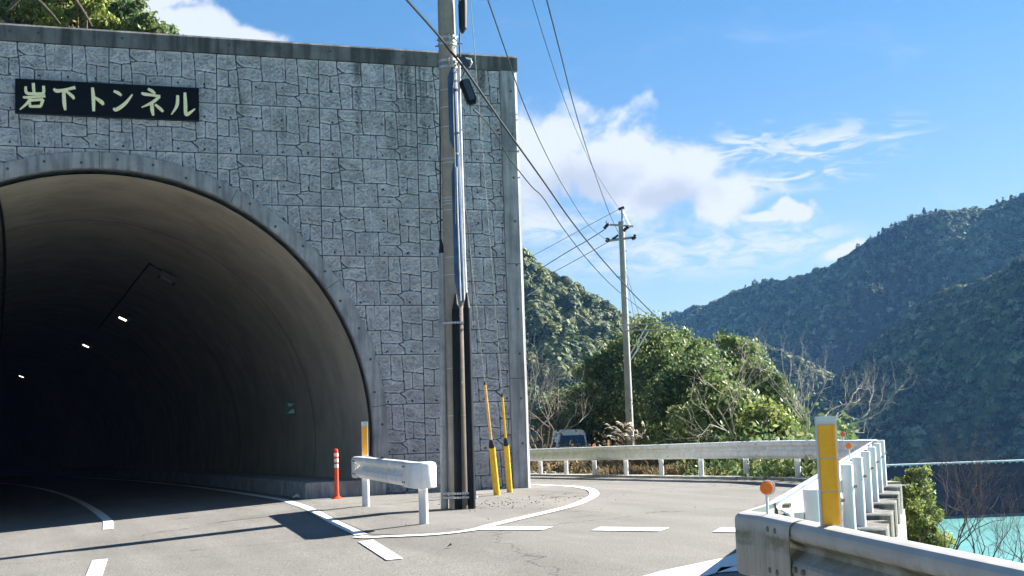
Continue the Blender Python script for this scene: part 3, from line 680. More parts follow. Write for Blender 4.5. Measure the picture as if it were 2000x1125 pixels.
# far guardrail (behind the side road), front faces -X
fr = empty('guardrail', (FARX, 24, 0), 'long white corrugated guardrail across the far side of the side road', 'guardrail')
zf = lambda p: float(G(p[0], p[1]))+.43
ysp = [19.9, 22.0, 24.0, 28.0, 32.0, 36.0, 40.0, 44.0, 48.0]
for a, b in zip(ysp[:-1], ysp[1:]):
    # path direction +Y has left normal -X
    xs_ = FARX-.10
    pth = [(xs_, a-.16), (xs_, b)]
    beam(pth, zf, PROF, 'beam', M['beam'], fr, outn=0.0+(.010 if int(round(b)) % 8 else 0.0), smooth=False)
    bolts(fr, [(xs_-.080, b-dd, zf((xs_, b))+zz) for dd in (.05, .11) for zz in (.07, .28)]+[(xs_-.01, b-dd, zf((xs_, b))+.175) for dd in (.02, .08)], (-1, 0), .012)
for i in range(13):
    y = 22.7+2*i; post(fr, FARX+.02, y, base_at((FARX, y))-.1, base_at((FARX, y))+.72)
    mb = MB(); mb.box(FARX-.095, FARX-.03, y-.035, y+.035, base_at((FARX, y))+.55, base_at((FARX, y))+.66); mb.build('bracket', M['galv'], fr)

# right guardrail: back seen, posts on the outer side; front faces the side road
gr_ = empty('guardrail', (9, 13, 0), 'white guardrail on the cliff edge seen from behind, with round posts', 'guardrail')
BL = RP0-RN*.14        # beam line
def bl(s): return BL+RD*s
zr = lambda p: .43
Pq = [bl(0.0), bl(4), bl(8), bl(12), bl(14.2)]
for a, b in zip(Pq[:-1], Pq[1:]): beam([a-RD*.15, b], zr, PROF, 'beam', M['white'], gr_, outn=.0)
# rounded corner sleeve that joins the far guardrail
cr = [bl(14.0)]; c0_ = bl(15.0); 
cr = [tuple(bl(14.1)), (13.62, 19.62), (13.72, 19.70), (13.82, 19.72), (13.9, 19.78)]
cornerpts = [bl(14.1)]
arc_c = np.array([13.62, 20.02])
for a in range(-50, 1, 10): cornerpts.append(arc_c+np.array([math.sin(R(0))+.23*math.cos(R(a)), .23*math.sin(R(a))-.0]))
cornerpts.append(np.array([13.85, 20.5]))
beam(cornerpts, lambda p: .44, FLAT, 'sleeve', M['white'], gr_, outn=-.03)
for k in range(8):
    q = RP0+RD*(2.0*k); post(gr_, q[0], q[1], -.4, .80)
    mb = MB(); c = q-RN*.085; mb.obox((c[0], c[1], .60), (*RN, 0), .032, (*RD, 0), .035, (0, 0, 1), .055)
    mb.build('bracket', M['white'], gr_)
    c = q+RN*.055; mb = MB(); mb.tube([(c[0], c[1], .60), (c[0]+RN[0]*.035, c[1]+RN[1]*.035, .60)], .014, 8); mb.build('bolt', M['bolt'], gr_)
    c = q-RN*.075+RD*.05; mb = MB(); mb.tube([(c[0], c[1], .62), (c[0]+RD[0]*.02, c[1]+RD[1]*.02, .62)], .02, 8); mb.build('bolt', M['bolt'], gr_)
for k in range(4):
    q = bl(4*k)+RN*.002
    for dz in (.08, .27):
        for ds in (-.05, .05):
            mb = MB(); mb.tube([(q[0]+RD[0]*ds-RN[0]*.05, q[1]+RD[1]*ds-RN[1]*.05, .43+dz), (q[0]+RD[0]*ds, q[1]+RD[1]*ds, .43+dz)], .014, 8); mb.build('bolt', M['bolt'], gr_)

# foreground guardrail
fg = empty('guardrail', (3.4, 5, 0), 'dirty white guardrail closest to the camera with moss streaks', 'guardrail')
ZF = .405
def fgl(s): return FG0+FGD*s        # s grows towards the camera
J = .02                              # joint between sleeve and corrugated beams
# path must have the front (-X side) on its LEFT: go from the camera towards the corner
pts = [fgl(9.0), fgl(5), fgl(3.0), fgl(1.0), fgl(J)]
beam([fgl(9.0), fgl(4.0)], lambda p: ZF, PROF, 'beam', M['algae'], fg)
beam([fgl(4.16), fgl(3.0), fgl(2.0), fgl(1.0), fgl(J), fgl(-.25)], lambda p: ZF+.0, PROF, 'beam', M['algae'], fg, outn=.0)
# sleeve: flat nose wrapped round the corner and back onto the right rail
cen = np.array([3.935, 6.70]); corner = [fgl(J+.09), fgl(-.2), fgl(-.45)]
rad = .115
a_s = math.degrees(math.atan2(FGD[0], -FGD[1]))
for a in range(190, 28, -18):
    corner.append(cen+rad*np.array([math.cos(R(a-8)), math.sin(R(a-8))]))
# the corner wraps clockwise: front stays outside
endp = bl(-.55)
corner += [bl(-.75), endp, bl(-.02)]
# keep only a monotone path
cp = [corner[0], corner[1], corner[2]]+[cen+rad*np.array([math.cos(R(a)), math.sin(R(a))]) for a in (178, 160, 142)]+[bl(-.9), bl(-.4), bl(.05)]
beam(cp, lambda p: ZF+.0 if p[1] < 6.95 else ZF+.02, FLAT, 'sleeve', M['algae'], fg, outn=.012)
nf = np.array([FGD[1], -FGD[0]]); nf = nf if nf[0] < 0 else -nf
bp = []
for s_, zz in ((-.10, .285), (-.22, .285), (-.10, .07), (-.22, .07)): q = fgl(s_)+nf*.086; bp.append((q[0], q[1], ZF+zz))
for s_ in (.16, .28): q = fgl(s_)+nf*.082; bp.append((q[0], q[1], ZF+.11))
for s_ in (4.1, 4.0): 
    q = fgl(s_)+nf*.084; bp += [(q[0], q[1], ZF+.28), (q[0], q[1], ZF+.07)]
bolts(fg, bp, nf, .016)
for s_ in (.55, 2.55, 4.55, 6.55):
    q = fgl(s_)-nf*.16; post(fg, q[0], q[1], -.6, .66)
    mb = MB(); c = fgl(s_)-nf*.06; mb.obox((c[0], c[1], .58), (*nf, 0), .05, (*FGD, 0), .035, (0, 0, 1), .05); mb.build('bracket', M['white'], fg)

# short guardrail barrier on the island
sb = empty('short_guardrail', (5.0, 19.5, 0), 'short white guardrail with rounded ends on two posts at the tunnel mouth', 'guardrail')
pA, pB = atg(715, 989)[:2], atg(828, 1023)[:2]
dv = (pA-pB); L_ = np.linalg.norm(dv); dv /= L_; lf = np.array([-dv[1], dv[0]])
bpos = lambda s, o=0: pB+dv*s+lf*(.11+o)
beam([bpos(.35), bpos(L_-.05)], lambda p: .475, PROF, 'beam', M['beam'], sb, smooth=False)
def nose(s0, s1, name):
    # flat plate then a half-round bull nose
    sgn = 1 if s1 > s0 else -1; pts = []
    r_ = .085
    a0_ = bpos(s0); a1_ = bpos(s1-sgn*r_)
    c = a1_-lf*r_
    arc = [c+lf*r_*math.cos(R(t))+dv*sgn*r_*math.sin(R(t)) for t in range(10, 181, 17)]
    back = [c-lf*r_-dv*sgn*.12]
    path = [a0_, a1_]+arc+back
    if sgn < 0: path = path[::-1]
    beam(path, lambda p: .47, FLAT, name, M['beam'], sb, outn=.008-(.06 if False else 0))
nose(.36, -.24, 'end_cap'); nose(L_-.12, L_+.25, 'end_cap')
for q in (pA, pB): post(sb, q[0], q[1], -.1, .62, .062)
nb = lf
bb = [(*(bpos(s)+lf*.090), .475+z) for s in (.22, .34, L_+.02, L_-.08) for z in (.07, .28)]
bolts(sb, bb, nb, .012)

# ------------------------------------------------------------------ delineators
# amber panel post on the short barrier
p = np.array([*(pA-lf*.02+dv*.10), 0]); e = empty('delineator_post', (p[0], p[1], .5), 'tall amber reflector post behind the short guardrail at the tunnel mouth', 'delineator')
d_ = np.array([-.25, -.97]); d_ /= np.linalg.norm(d_); sd_ = np.array([-d_[1], d_[0]])
def panelpost(e, p, d_, w, z0, z1, za, zb, npan):
    sd_ = np.array([-d_[1], d_[0]]); prof = []
    for i in range(13):
        a = R(-90+15*i); prof.append((math.sin(a)*w/2, -math.cos(a)*w*.42))
    prof = [(w/2*.97, .0+w*.12), (-w/2*.97, w*.12)]+[(x, y) for x, y in prof]
    pts2 = [p[:2]+sd_*a+d_*b for a, b in prof]; n = len(pts2)
    mb = MB(); mb.add([(q[0], q[1], z0) for q in pts2]+[(q[0], q[1], z1) for q in pts2], [tuple(range(n-1, -1, -1)), tuple(range(n, 2*n))]+[(i, (i+1) % n, n+(i+1) % n, n+i) for i in range(n)])
    mb.build('casing', M['conduit'] if False else M['white'], e, smooth=True)
    hh = (zb-za)/npan
    for k in range(npan):
        mb = MB(); c = p[:2]+d_*(w*.12+.003); mb.obox((c[0], c[1], za+hh*(k+.5)), (*sd_, 0), w*.40, (*d_, 0), .003, (0, 0, 1), hh/2-.003)
        mb.obox((c[0]+d_[0]*.002+sd_[0]*w*.32, c[1]+d_[1]*.002+sd_[1]*w*.32, za+hh*(k+.5)), (*sd_, 0), w*.05, (*d_, 0), .004, (0, 0, 1), hh/2-.006)
        mb.obox((c[0]+d_[0]*.002-sd_[0]*w*.32, c[1]+d_[1]*.002-sd_[1]*w*.32, za+hh*(k+.5)), (*sd_, 0), w*.05, (*d_, 0), .004, (0, 0, 1), hh/2-.006)
        mb.build('reflector', M['amber'], e)
    mb = MB(); c = p[:2]; mb.obox((c[0]+d_[0]*w*.02, c[1]+d_[1]*w*.02, z1+.004), (*sd_, 0), w*.5, (*d_, 0), w*.16, (0, 0, 1), .006); mb.build('cap', M['white'], e)
panelpost(e, p, d_, .105, .3, 1.385, .84, 1.32, 2)
p = atz(1624, 1030, .74); p[2] = .7; e = empty('delineator_post', (p[0], p[1], .7), 'large amber reflector post rising behind the foreground guardrail', 'delineator')
t_ = np.linalg.norm(p[:2]); p = atd(1624, 1030, 6.45); top = atd(1624, 817, 6.45)
d_ = np.array([-.42, -.91]); d_ /= np.linalg.norm(d_)
panelpost(e, p, d_, .105, .69, float(top[2]), float(atd(1624, 1026, 6.45)[2]), float(atd(1624, 828, 6.45)[2]), 3)
mb = MB(); mb.tube([(p[0]+.03, p[1]+.04, .72), (p[0]+.10, p[1]+.20, .72)], .012, 8); mb.build('clamp', M['galv'], e)
def rdel(px, py, dist, r, lab, zst):
    p = atd(px, py, dist); e = empty('round_delineator', tuple(p), lab, 'delineator', 'round orange reflectors on the guardrails')
    d = -np.array([p[0], p[1], 0]); d /= np.linalg.norm(d); 
    mb = MB(); mb.tube([p-d*.022+np.array([.008, 0, 0]), p-d*.002+np.array([.008, 0, 0])], r*1.16, 28); mb.build('housing', M['white'], e, smooth=True)
    mb = MB(); mb.tube([p-d*.002, p+d*.006, p+d*.009], [r, r, r*.93], 28); mb.build('reflector', M['orange'], e, smooth=True)
    mb = MB(); mb.tube([p-d*.014-np.array([0, 0, r*.9]), (p[0]-d[0]*.014, p[1]-d[1]*.014, zst)], r*.22, 8); mb.build('stalk', M['white'], e, smooth=True)
rdel(1497, 953, 7.3, .036, 'largest round orange reflector, on the corner of the foreground guardrail', .70)
rdel(1658, 871, 15.2, .036, 'round orange reflector on the right guardrail just right of the amber post', .74)
rdel(1646, 848, 21.9, .038, 'small round orange reflector above the end of the far guardrail', .80)
rdel(1160, 870, 36.5, .042, 'tiny round orange reflector on the far guardrail next to the van', .45)
# red flexible post
p = atg(658, 974); e = empty('flexible_post', tuple(p), 'slim orange-red plastic post with white reflective bands at the tunnel mouth', 'bollard')
mb = MB(); mb.lathe(tuple(p), [(.11, 0), (.11, .012), (.075, .03), (.05, .05), (.05, .06)], 20); mb.build('base', M['redpost'], e, smooth=True)
mb = MB(); mb.lathe(tuple(p), [(.046, .055), (.041, .12), (.041, .90), (.036, .93), (.015, .94)], 20); mb.build('tube', M['redpost'], e, smooth=True)
for k in range(3):
    mb = MB(); z = .585+.105*k; mb.lathe(tuple(p), [(.0405, z-.001), (.043, z), (.043, z+.062), (.0405, z+.063)], 20); mb.build('reflective_band', M['silver'], e, smooth=True)

# ------------------------------------------------------------------ near utility pole
pp = atg(900, 993); PXp, PYp = pp[0], pp[1]; dpole = 20.7
view = np.array([PXp, PYp, 0]); view /= np.linalg.norm(view); rgt = np.array([view[1], -view[0], 0])
up_ = empty('utility_pole', (PXp, PYp, 0), 'thick concrete utility pole standing on the island in front of the portal', 'utility pole')
prad = lambda z: .178-z*.0052
def onp(px, py, fwd=0.0):
    """point on the vertical plane through the pole facing the camera"""
    q = atline(px, py, (PXp, PYp), rgt[:2]); return q-view*fwd
cxp = lambda z: np.array([PXp, PYp, z])
mb = MB(); mb.lathe((PXp, PYp, 0), [(prad(z), z) for z in (-.3, 2, 4, 6, 8, 10, 11.2)], 40); mb.build('shaft', M['pole'], up_, smooth=True)
def bandz(y): return float(onp(885, y)[2])
def band(y, nm='band', m=None, h=.012, ex=.004):
    z = bandz(y); mb = MB(); mb.lathe((PXp, PYp, 0), [(prad(z), z-h), (prad(z)+ex, z-h), (prad(z)+ex, z+h), (prad(z), z+h)], 40); return mb.build(nm, m or M['galv'], up_, smooth=False)
for y in (178, 212, 250, 312, 320, 388, 394, 400, 412, 504, 538, 720, 812): band(y, ex=.003, h=.006)
for y in (632, 962, 970): band(y, ex=.012, h=.014)
# blue translucent sheet wrapped on the front right
def sheetpart(y0, y1, a_l, a_r, m, nm, ex=.004):
    z0, z1 = bandz(y1), bandz(y0); vs = []; nz, nn = 14, 12
    for i in range(nz+1):
        z = z0+(z1-z0)*i/nz
        tp = min(1, min(i, nz-i)/3+.45)
        for j in range(nn+1):
            a = R(a_r+(a_l-a_r)*tp*j/nn); d = -view*math.cos(a)+rgt*math.sin(a); vs.append(cxp(z)+d*(prad(z)+ex))
    mb = MB(); mb.add(vs, [(i*(nn+1)+j, i*(nn+1)+j+1, (i+1)*(nn+1)+j+1, (i+1)*(nn+1)+j) for i in range(nz) for j in range(nn)]); return mb.build(nm, m, up_, smooth=True)
sheetpart(132, 300, -4, 62, M['sheet'], 'blue_sheet'); sheetpart(304, 592, 2, 66, M['sheet'], 'blue_sheet')
# white and grey risers on the right flank
def riser(pts, r, m, nm, fwd=.12, par=None):
    mb = MB(); mb.tube([onp(x, y, fwd) for x, y in pts], r, 10); return mb.build(nm, m, par or up_, smooth=True)
riser([(897, 128), (898, 200), (901, 300), (904, 400), (907, 500), (911, 592)], .022, M['whitepipe'], 'riser_pipe', .10)
riser([(892, 330), (894, 420), (897, 500), (900, 590)], .010, M['whitepipe'], 'riser_cable', .17)
riser([(896, 135), (888, 150), (885, 175), (886, 240), (889, 330), (890, 440)], .008, M['lightcable'], 'riser_cable', .175)
riser([(905, 260), (907, 400), (912, 430), (915, 450), (916, 470), (922, 560), (925, 640)], .008, M['rubber'], 'riser_cable', .02)
# black cable guards
for (x0, x1, yt) in ((889, 895.5, 592), (910.5, 921.5, 590)):
    a = onp(x0+1, yt+14, .205); b = onp(x1, 996, .20); b[2] = -.02
    mb = MB(); mb.tube([a, a+(b-a)*.5, b], .060, 18); g = mb.build('cable_guard', M['black'], up_, smooth=True)
    mb = MB(); t_ = onp(x0+1, yt-16, .205); mb.tube([a+np.array([0, 0, .0]), a+(t_-a)*.6, t_], [.058, .03, .012], 14); mb.build('taper_boot', M['rubber'], g, smooth=True)
# grey conduit on the left
a = onp(863, 495, .0); b = onp(868, 992, .0); b[2] = -.02
mb = MB(); mb.tube([a, b], .058, 16); g = mb.build('grey_conduit', M['conduit'], up_, smooth=True)
for z in (1.15, 3.2): mb = MB(); mb.lathe((a[0]+(b[0]-a[0])*.9, a[1]+(b[1]-a[1])*.9, z), [(.056, 0), (.066, .005), (.066, .12), (.056, .125)], 16); mb.build('coupling', M['conduit'], g, smooth=True)
mb = MB(); t_ = onp(861, 468, 0); mb.tube([a-np.array([0, 0, .02]), t_], [.056, .016], 14); mb.build('taper_boot', M['rubber'], g, smooth=True)
riser([(861, 468), (860, 420), (859.5, 300), (859, 180), (861, 100)], .012, M['rubber'], 'riser_cable', -.02)
# chain straps round the guards
for y in (632, 962, 970):
    z = float(onp(905, y)[2])
    mb = MB(); 
    for k in range(-8, 15):
        a = R(k*8.5); d = -view*math.cos(a)+rgt*math.sin(a); c = cxp(z)+d*(.272)
        tg = view*math.sin(a)+rgt*math.cos(a); mb.obox(c, tg, .016, (0, 0, 1), .016, d, .004)
    mb.build('strap', M['galv'], up_)
    mb = MB(); c = onp(926, y, .12); mb.obox(c, rgt, .03, view, .03, (0, 0, 1), .03); mb.build('buckle', M['galv'], up_)
# clamps, hooks and steps near the top
for y, k in ((82, 1), (127, 2)):
    z = bandz(y)
    for dz in (-.05, .05):
        mb = MB(); mb.lathe((PXp, PYp, 0), [(prad(z), z+dz-.02), (prad(z)+.014, z+dz-.02), (prad(z)+.014, z+dz+.02), (prad(z), z+dz+.02)], 36); mb.build('band', M['galv'], up_)
    mb = MB()
    for a_, b_ in (((874, y-8), (880, y+2)), ((884, y+6), (893, y-4)), ((877, y+4), (890, y+9)), ((886, y-10), (882, y+8))):
        mb.tube([onp(*a_, .16), onp((a_[0]+b_[0])/2, (a_[1]+b_[1])/2-2, .24), onp(*b_, .18)], .018, 8)
    mb.build('clamp_hardware', M['galv'], up_, smooth=True)
for x0, x1, y in ((850, 860, 91), (853, 860, 80), (890, 903, 86)):
    mb = MB(); mb.tube([onp(x0, y, .02), onp(x1, y, .02)], .012, 8); mb.build('step_bolt', M['bolt'], up_, smooth=True)
for x, y in ((900, 618), (904, 747)):
    mb = MB(); mb.tube([onp(x, y, .16), onp(x, y, .21)], .018, 8); mb.build('step_bolt', M['whitepipe'], up_, smooth=True)
# black vertical closure at the very top
mb = MB(); mb.tube([onp(903, -30, .08), onp(903.5, 10, .08), onp(904, 58, .08), onp(903, 68, .08)], [.05, .07, .065, .02], 16); mb.build('cable_coil', M['rubber'], up_, smooth=True)
mb = MB(); mb.tube([onp(893, 3, .15), onp(898, 8, .2), onp(904, 2, .15), onp(900, -6, .15), onp(894, -2, .15)], .012, 8); mb.build('cable_loop', M['rubber'], up_, smooth=True)
riser([(896, 15), (897, 40), (899, 62), (897, 90), (899, 118)], .012, M['rubber'], 'riser_cable', .14)
# small box clamped beside the pole
bx = empty('junction_box', tuple(onp(906, 130, .2)), 'small dark blue box strapped to the pole just below the cap line', 'junction box')
mb = MB(); c = onp(906, 130, .2); ax = onp(913, 140, .2)-onp(899, 120, .2); hl = np.linalg.norm(ax)/2; ax /= 2*hl; ay = np.cross(ax, view); mb.obox(c, ax, hl, ay, .06, view, .06); mb.build('case', M['boxdark'], bx)
mb = MB(); mb.tube([onp(899, 124, .2), onp(910, 121, .22), onp(919, 123, .22), onp(921, 130, .22), onp(916, 138, .2)], .014, 8); mb.build('white_loop', M['whitepipe'], bx, smooth=True)
# splice closure hanging below
sc_ = empty('splice_closure', tuple(onp(915, 188, .2)), 'slanted black cable splice closure hanging right of the pole', 'cable closure')
mb = MB(); c = onp(914, 186, .2); ax = onp(923, 210, .2)-onp(905, 164, .2); hl = np.linalg.norm(ax)/2; ax /= 2*hl; ay = np.cross(ax, view)
for k, (s0, s1, w) in enumerate(((-1, -.86, .055), (-.86, .8, .085), (.8, 1.0, .06))):
    mb.obox(c+ax*hl*(s0+s1)/2, ax, hl*(s1-s0)/2+.001*k, ay, w, view, w*.9)
mb.build('body', M['black'], sc_)
mb = MB(); mb.obox(c+ay*.02-ax*.02-view*.08, ax, hl*.82, ay, .045, view, .01); mb.build('cover', M['boxdark'], sc_)
mb = MB(); mb.tube([onp(905, 170, .2), onp(902, 158, .2), onp(906, 148, .2), onp(912, 141, .2)], .010, 8); mb.build('lead_cable', M['rubber'], sc_, smooth=True)

# guy wires with yellow guards
def guy(base_px, rod_px, boot_y, top_px, m_low, m_up, lab, wide):
    b = atg(*base_px); e = empty('guy_wire', tuple(b), lab, 'guy wire')
    tp = onp(*top_px, .05)
    # keep the guy in the vertical plane through base and pole
    def on(px, py):
        dr = (tp-b)[:2]; return atline(px, py, b, dr)
    d = tp-b
    top = tp; f = lambda t: b+d*t
    fy = lambda y: (b[2]*0+min(1, max(0, (base_px[1]-y)/(base_px[1]-top_px[1]))))
    t1, t2 = fy(boot_y), fy(rod_px[1])
    t1 *= 1.0; t2 *= 1.0
    mb = MB(); mb.tube([f(.0)-np.array([0, 0, .05]), f(t1)], wide, 14); mb.build('guard_tube', M['yellow'], e, smooth=True)
    mb = MB(); mb.tube([f(t1*.98), f(t1*1.04), f(t1*1.16)], [wide*.95, wide*.85, wide*.4], 12); mb.build('boot', M['rubber'], e, smooth=True)
    mb = MB(); mb.tube([f(t1*1.1), f(t2)], wide*.42, 10); mb.build('upper_guard', m_up, e, smooth=True)
    mb = MB(); mb.tube([f(t2-.002), f(t2+.006)], [wide*.5, wide*.15], 8); mb.build('tip', M['rubber'], e)
    mb = MB(); mb.tube([f(t2), f(1.0)], .006, 6); mb.build('wire', M['lightcable'], e)
    mb = MB()
    for t in (.03, .07): mb.tube([f(t)-d/np.linalg.norm(d)*.012, f(t)+d/np.linalg.norm(d)*.012], wide*1.06, 12)
    mb.build('tie', M['dark'], e)
guy((971, 967), (945, 730), 862, (897, 300), None, M['fadedyellow'], 'left guy wire with yellow foot guard and faded sleeve, anchored by the pole', .060)
guy((996, 962), (977, 747), 855, (914, -60), None, M['yellow'], 'right guy wire with yellow foot guard, nearest the portal corner', .055)

# ------------------------------------------------------------------ far utility pole
DF = 56.0
fb_ = atd(1230, 832, DF); fx, fy_ = fb_[0], fb_[1]; fview = np.array([fx, fy_, 0]); fview /= np.linalg.norm(fview); frt = np.array([fview[1], -fview[0], 0])
def onf(px, py, fwd=0.0): return atline(px, py, (fx, fy_), frt[:2])-fview*fwd
fz = lambda y: float(onf(1220, y)[2])
fp = empty('utility_pole', (fx, fy_, float(terrain(fx, fy_))), 'distant concrete utility pole with crossarms above the trees', 'utility pole')
mb = MB(); zt = fz(438)
mb.lathe((fx, fy_, 0), [(.165, float(terrain(fx, fy_))-.5), (.16, fz(830)), (.135, fz(620)), (.12, zt), (.13, zt+.01), (.13, zt+.12), (.05, zt+.14)], 20); mb.build('shaft', M['farpole'], fp, smooth=True)
def fbar(pts, r, m, nm, fwd=0.0, n=8):
    mb = MB(); mb.tube([onf(x, y, fwd) for x, y in pts], r, n); return mb.build(nm, m, fp, smooth=True)
fbar([(1216, 470), (1215, 408)], .055, M['galv'], 'mast', .0)
fbar([(1208, 409), (1219, 405)], .06, M['dark'], 'top_clamp')
fbar([(1191, 439.5), (1237, 443)], .045, M['galv'], 'crossarm', .12)
fbar([(1187, 471), (1240, 464)], .055, M['galv'], 'crossarm', .12)
fbar([(1217, 414), (1230, 440)], .022, M['galv'], 'brace')
for pts, r in (([(1180, 448), (1186, 441), (1190, 438)], .085), ([(1184, 432), (1185, 444)], .02), ([(1218, 453), (1223, 447), (1229, 444)], .085), ([(1186, 474), (1187, 466)], .10), ([(1234, 468), (1240, 466), (1240, 459)], .08), ([(1196, 468), (1203, 464), (1208, 460)], .06)):
    mb = MB(); P = [onf(x, y, .2) for x, y in pts]; Q = []
    for a, b in zip(P[:-1], P[1:]): Q += [a+(b-a)*t for t in (0, .25, .5, .75)]
    Q.append(P[-1]); mb.tube(Q, [r*(1 if i % 2 else .6) for i in range(len(Q))], 10); mb.build('insulator', M['dark'], fp, smooth=True)
for y0, x0 in ((490, 1219), (509, 1219.5), (524, 1220), (541, 1212), (556, 1221)):
    sg2 = -8 if x0 == 1212 else 5; fbar([(x0, y0), (x0+sg2, y0)], .02, M['dark'], 'step_bolt')
# outrigger bracket with stays
fbar([(1213, 636), (1312, 631)], .03, M['galv'], 'outrigger_arm', .25); fbar([(1216, 647), (1316, 644)], .03, M['galv'], 'outrigger_arm', .25)
fbar([(1231, 692), (1264, 636)], .028, M['whitepipe'], 'stay', .2); fbar([(1232, 704), (1266, 648)], .028, M['whitepipe'], 'stay', .2)
# overhead lines
def wire(name, pts, r, m, lab, cat='cable'):
    # pts: pixel + distance, smoothed
    P = [atd(*p) for p in pts]; Q = []
    for i in range(len(P)-1):
        p0, p1, p2, p3 = P[max(i-1, 0)], P[i], P[i+1], P[min(i+2, len(P)-1)]
        for k in range(8):
            t = k/8; Q.append(.5*((2*p1)+(-p0+p2)*t+(2*p0-5*p1+4*p2-p3)*t*t+(-p0+3*p1-3*p2+p3)*t**3))
    Q.append(P[-1]); mb = MB(); mb.tube(Q, r, 6); return tag(mb.build(name, m, smooth=True), lab, cat)
wire('overhead_cable', [(740, -62, 18.2), (795, 0, 19.0), (857, 70, 20.3), (880, 100, 20.4), (903, 128, 20.5), (950, 196, 23), (1000, 268, 27), (1060, 352, 32), (1120, 437, 38), (1180, 511, 44.5), (1240, 577, 51), (1287, 624, 56)], [.020]*3+[.021]*86, M['rubber'], 'thickest black overhead cable crossing the near pole towards the trees')
wire('twisted_cable', [(925, 214, 20.6), (945, 232, 21.5), (970, 265, 23.5), (992, 305, 25.5), (1017, 338, 28), (1040, 366, 30), (1062, 388, 32), (1100, 446, 37), (1150, 510, 43), (1200, 562, 49), (1262, 612, 55)], .014, M['rubber'], 'thinner twisted cable just below the thick one, hung from the splice closure')
wire('overhead_wire', [(925, -80, 17), (953, 0, 19), (990, 107, 23), (1020, 195, 27.5), (1062, 292, 34), (1105, 372, 42), (1150, 440, 50), (1187, 470, 55.8)], .011, M['rubber'], 'left of the three thin wires dropping to the far crossarm')
wire('overhead_wire', [(1015, -90, 17), (1040, 0, 20), (1070, 98, 24.5), (1104, 200, 31), (1135, 277, 39), (1165, 340, 47), (1208, 406, 56)], .007, M['rubber'], 'thinnest wire, middle one dropping to the tip of the far pole')
wire('overhead_wire', [(1045, -90, 17), (1068, 0, 20), (1095, 105, 25), (1119, 200, 31), (1143, 282, 39), (1164, 345, 46), (1190, 416, 52), (1210, 458, 55.5)], .012, M['rubber'], 'right of the three thin wires dropping to the far pole')
wire('side_wire', [(1208, 409, 56), (1150, 440, 58), (1090, 473, 60), (1030, 505, 63)], .010, M['rubber'], 'uppermost wire running left from the tip of the far pole')
wire('side_wire', [(1181, 448, 56), (1150, 468, 57), (1110, 491, 59), (1050, 528, 62), (1020, 545, 64)], .018, M['rubber'], 'middle wire with splices running left from the upper crossarm')
wire('side_wire', [(1187, 473, 56), (1150, 494, 58), (1110, 516, 60), (1060, 543, 63), (1020, 566, 65)], .013, M['rubber'], 'lowest wire running left from the lower crossarm')
wire('drop_wire', [(1221, 528, 56), (1229, 570, 56), (1236, 608, 57), (1240, 640, 57)], .008, M['rubber'], 'left of two thin stay wires beside the far pole')
wire('drop_wire', [(1223, 530, 56), (1236, 575, 56), (1249, 618, 57), (1262, 655, 57)], .008, M['rubber'], 'right of two thin stay wires beside the far pole')
for x, y, d in ((1165, 460, 56.5), (1139, 476, 57.5), (1097, 500, 59.6)):
    pass

# ------------------------------------------------------------------ retaining wall below the right rail
rw = empty('retaining_wall', (10, 12, -1), 'pale concrete retaining wall with stepped post blocks under the right guardrail', 'retaining wall')
def rpt(s, o, z): q = RP0+RD*s+RN*o; return (q[0], q[1], z)
mb = MB(); s0, s1 = -.9, 14.9
prof = [(-.25, -.02), (.12, -.02), (.12, -.38), (.29, -.385), (.295, -.60), (.34, -4.5), (-.25, -4.5)]
n = len(prof); mb.add([rpt(s0, o, z) for o, z in prof]+[rpt(s1, o, z) for o, z in prof], [tuple(range(n-1, -1, -1)), tuple(range(n, 2*n))]+[(i, (i+1) % n, n+(i+1) % n, n+i) for i in range(n)])
mb.build('wall_body', M['retain'], rw)
for k in range(8):
    mb = MB(); a, b = 2.0*k-.28, 2.0*k+.36
    # pale strip on each block's face paints its sunlit top and outer edge
    pr_ = [(-.16, .065), (.272, .065), (.28, .057), (.28, -.382), (-.16, -.382)]
    n = len(pr_); mb.add([rpt(a, o, z) for o, z in pr_]+[rpt(b, o, z) for o, z in pr_], [tuple(range(n-1, -1, -1)), tuple(range(n, 2*n))]+[(i, (i+1) % n, n+(i+1) % n, n+i) for i in range(n)])
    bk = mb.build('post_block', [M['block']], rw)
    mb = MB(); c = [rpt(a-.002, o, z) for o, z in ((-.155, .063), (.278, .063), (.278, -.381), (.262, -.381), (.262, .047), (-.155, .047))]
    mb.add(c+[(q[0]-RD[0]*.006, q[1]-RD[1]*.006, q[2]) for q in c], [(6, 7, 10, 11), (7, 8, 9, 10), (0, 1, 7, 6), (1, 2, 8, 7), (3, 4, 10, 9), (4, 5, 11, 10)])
    mb.build('painted_sun_rim', M['retain'], bk)
fk = MB(); fk.obox((FARX+.15, 34, 0), (1, 0, 0), .22, (0, 1, 0), 14.4, (0, 0, 1), .001)
vs = []; 
kb = MB(); yy = np.arange(19.8, 60, 1.0); vs = []
for y in yy:
    z = base_at((FARX, y)); vs += [(FARX-.18, y, z-.1), (FARX-.18, y, z+.05), (FARX+.28, y, z+.05), (FARX+.28, y, z-.5)]
kb.add(vs, [(i*4+j, i*4+j+1, (i+1)*4+j+1, (i+1)*4+j) for i in range(len(yy)-1) for j in range(3)]+[(0, 1, 2, 3)])
tag(kb.build('kerb', M['kerbconc']), 'low concrete kerb strip under the far guardrail posts', 'kerb')

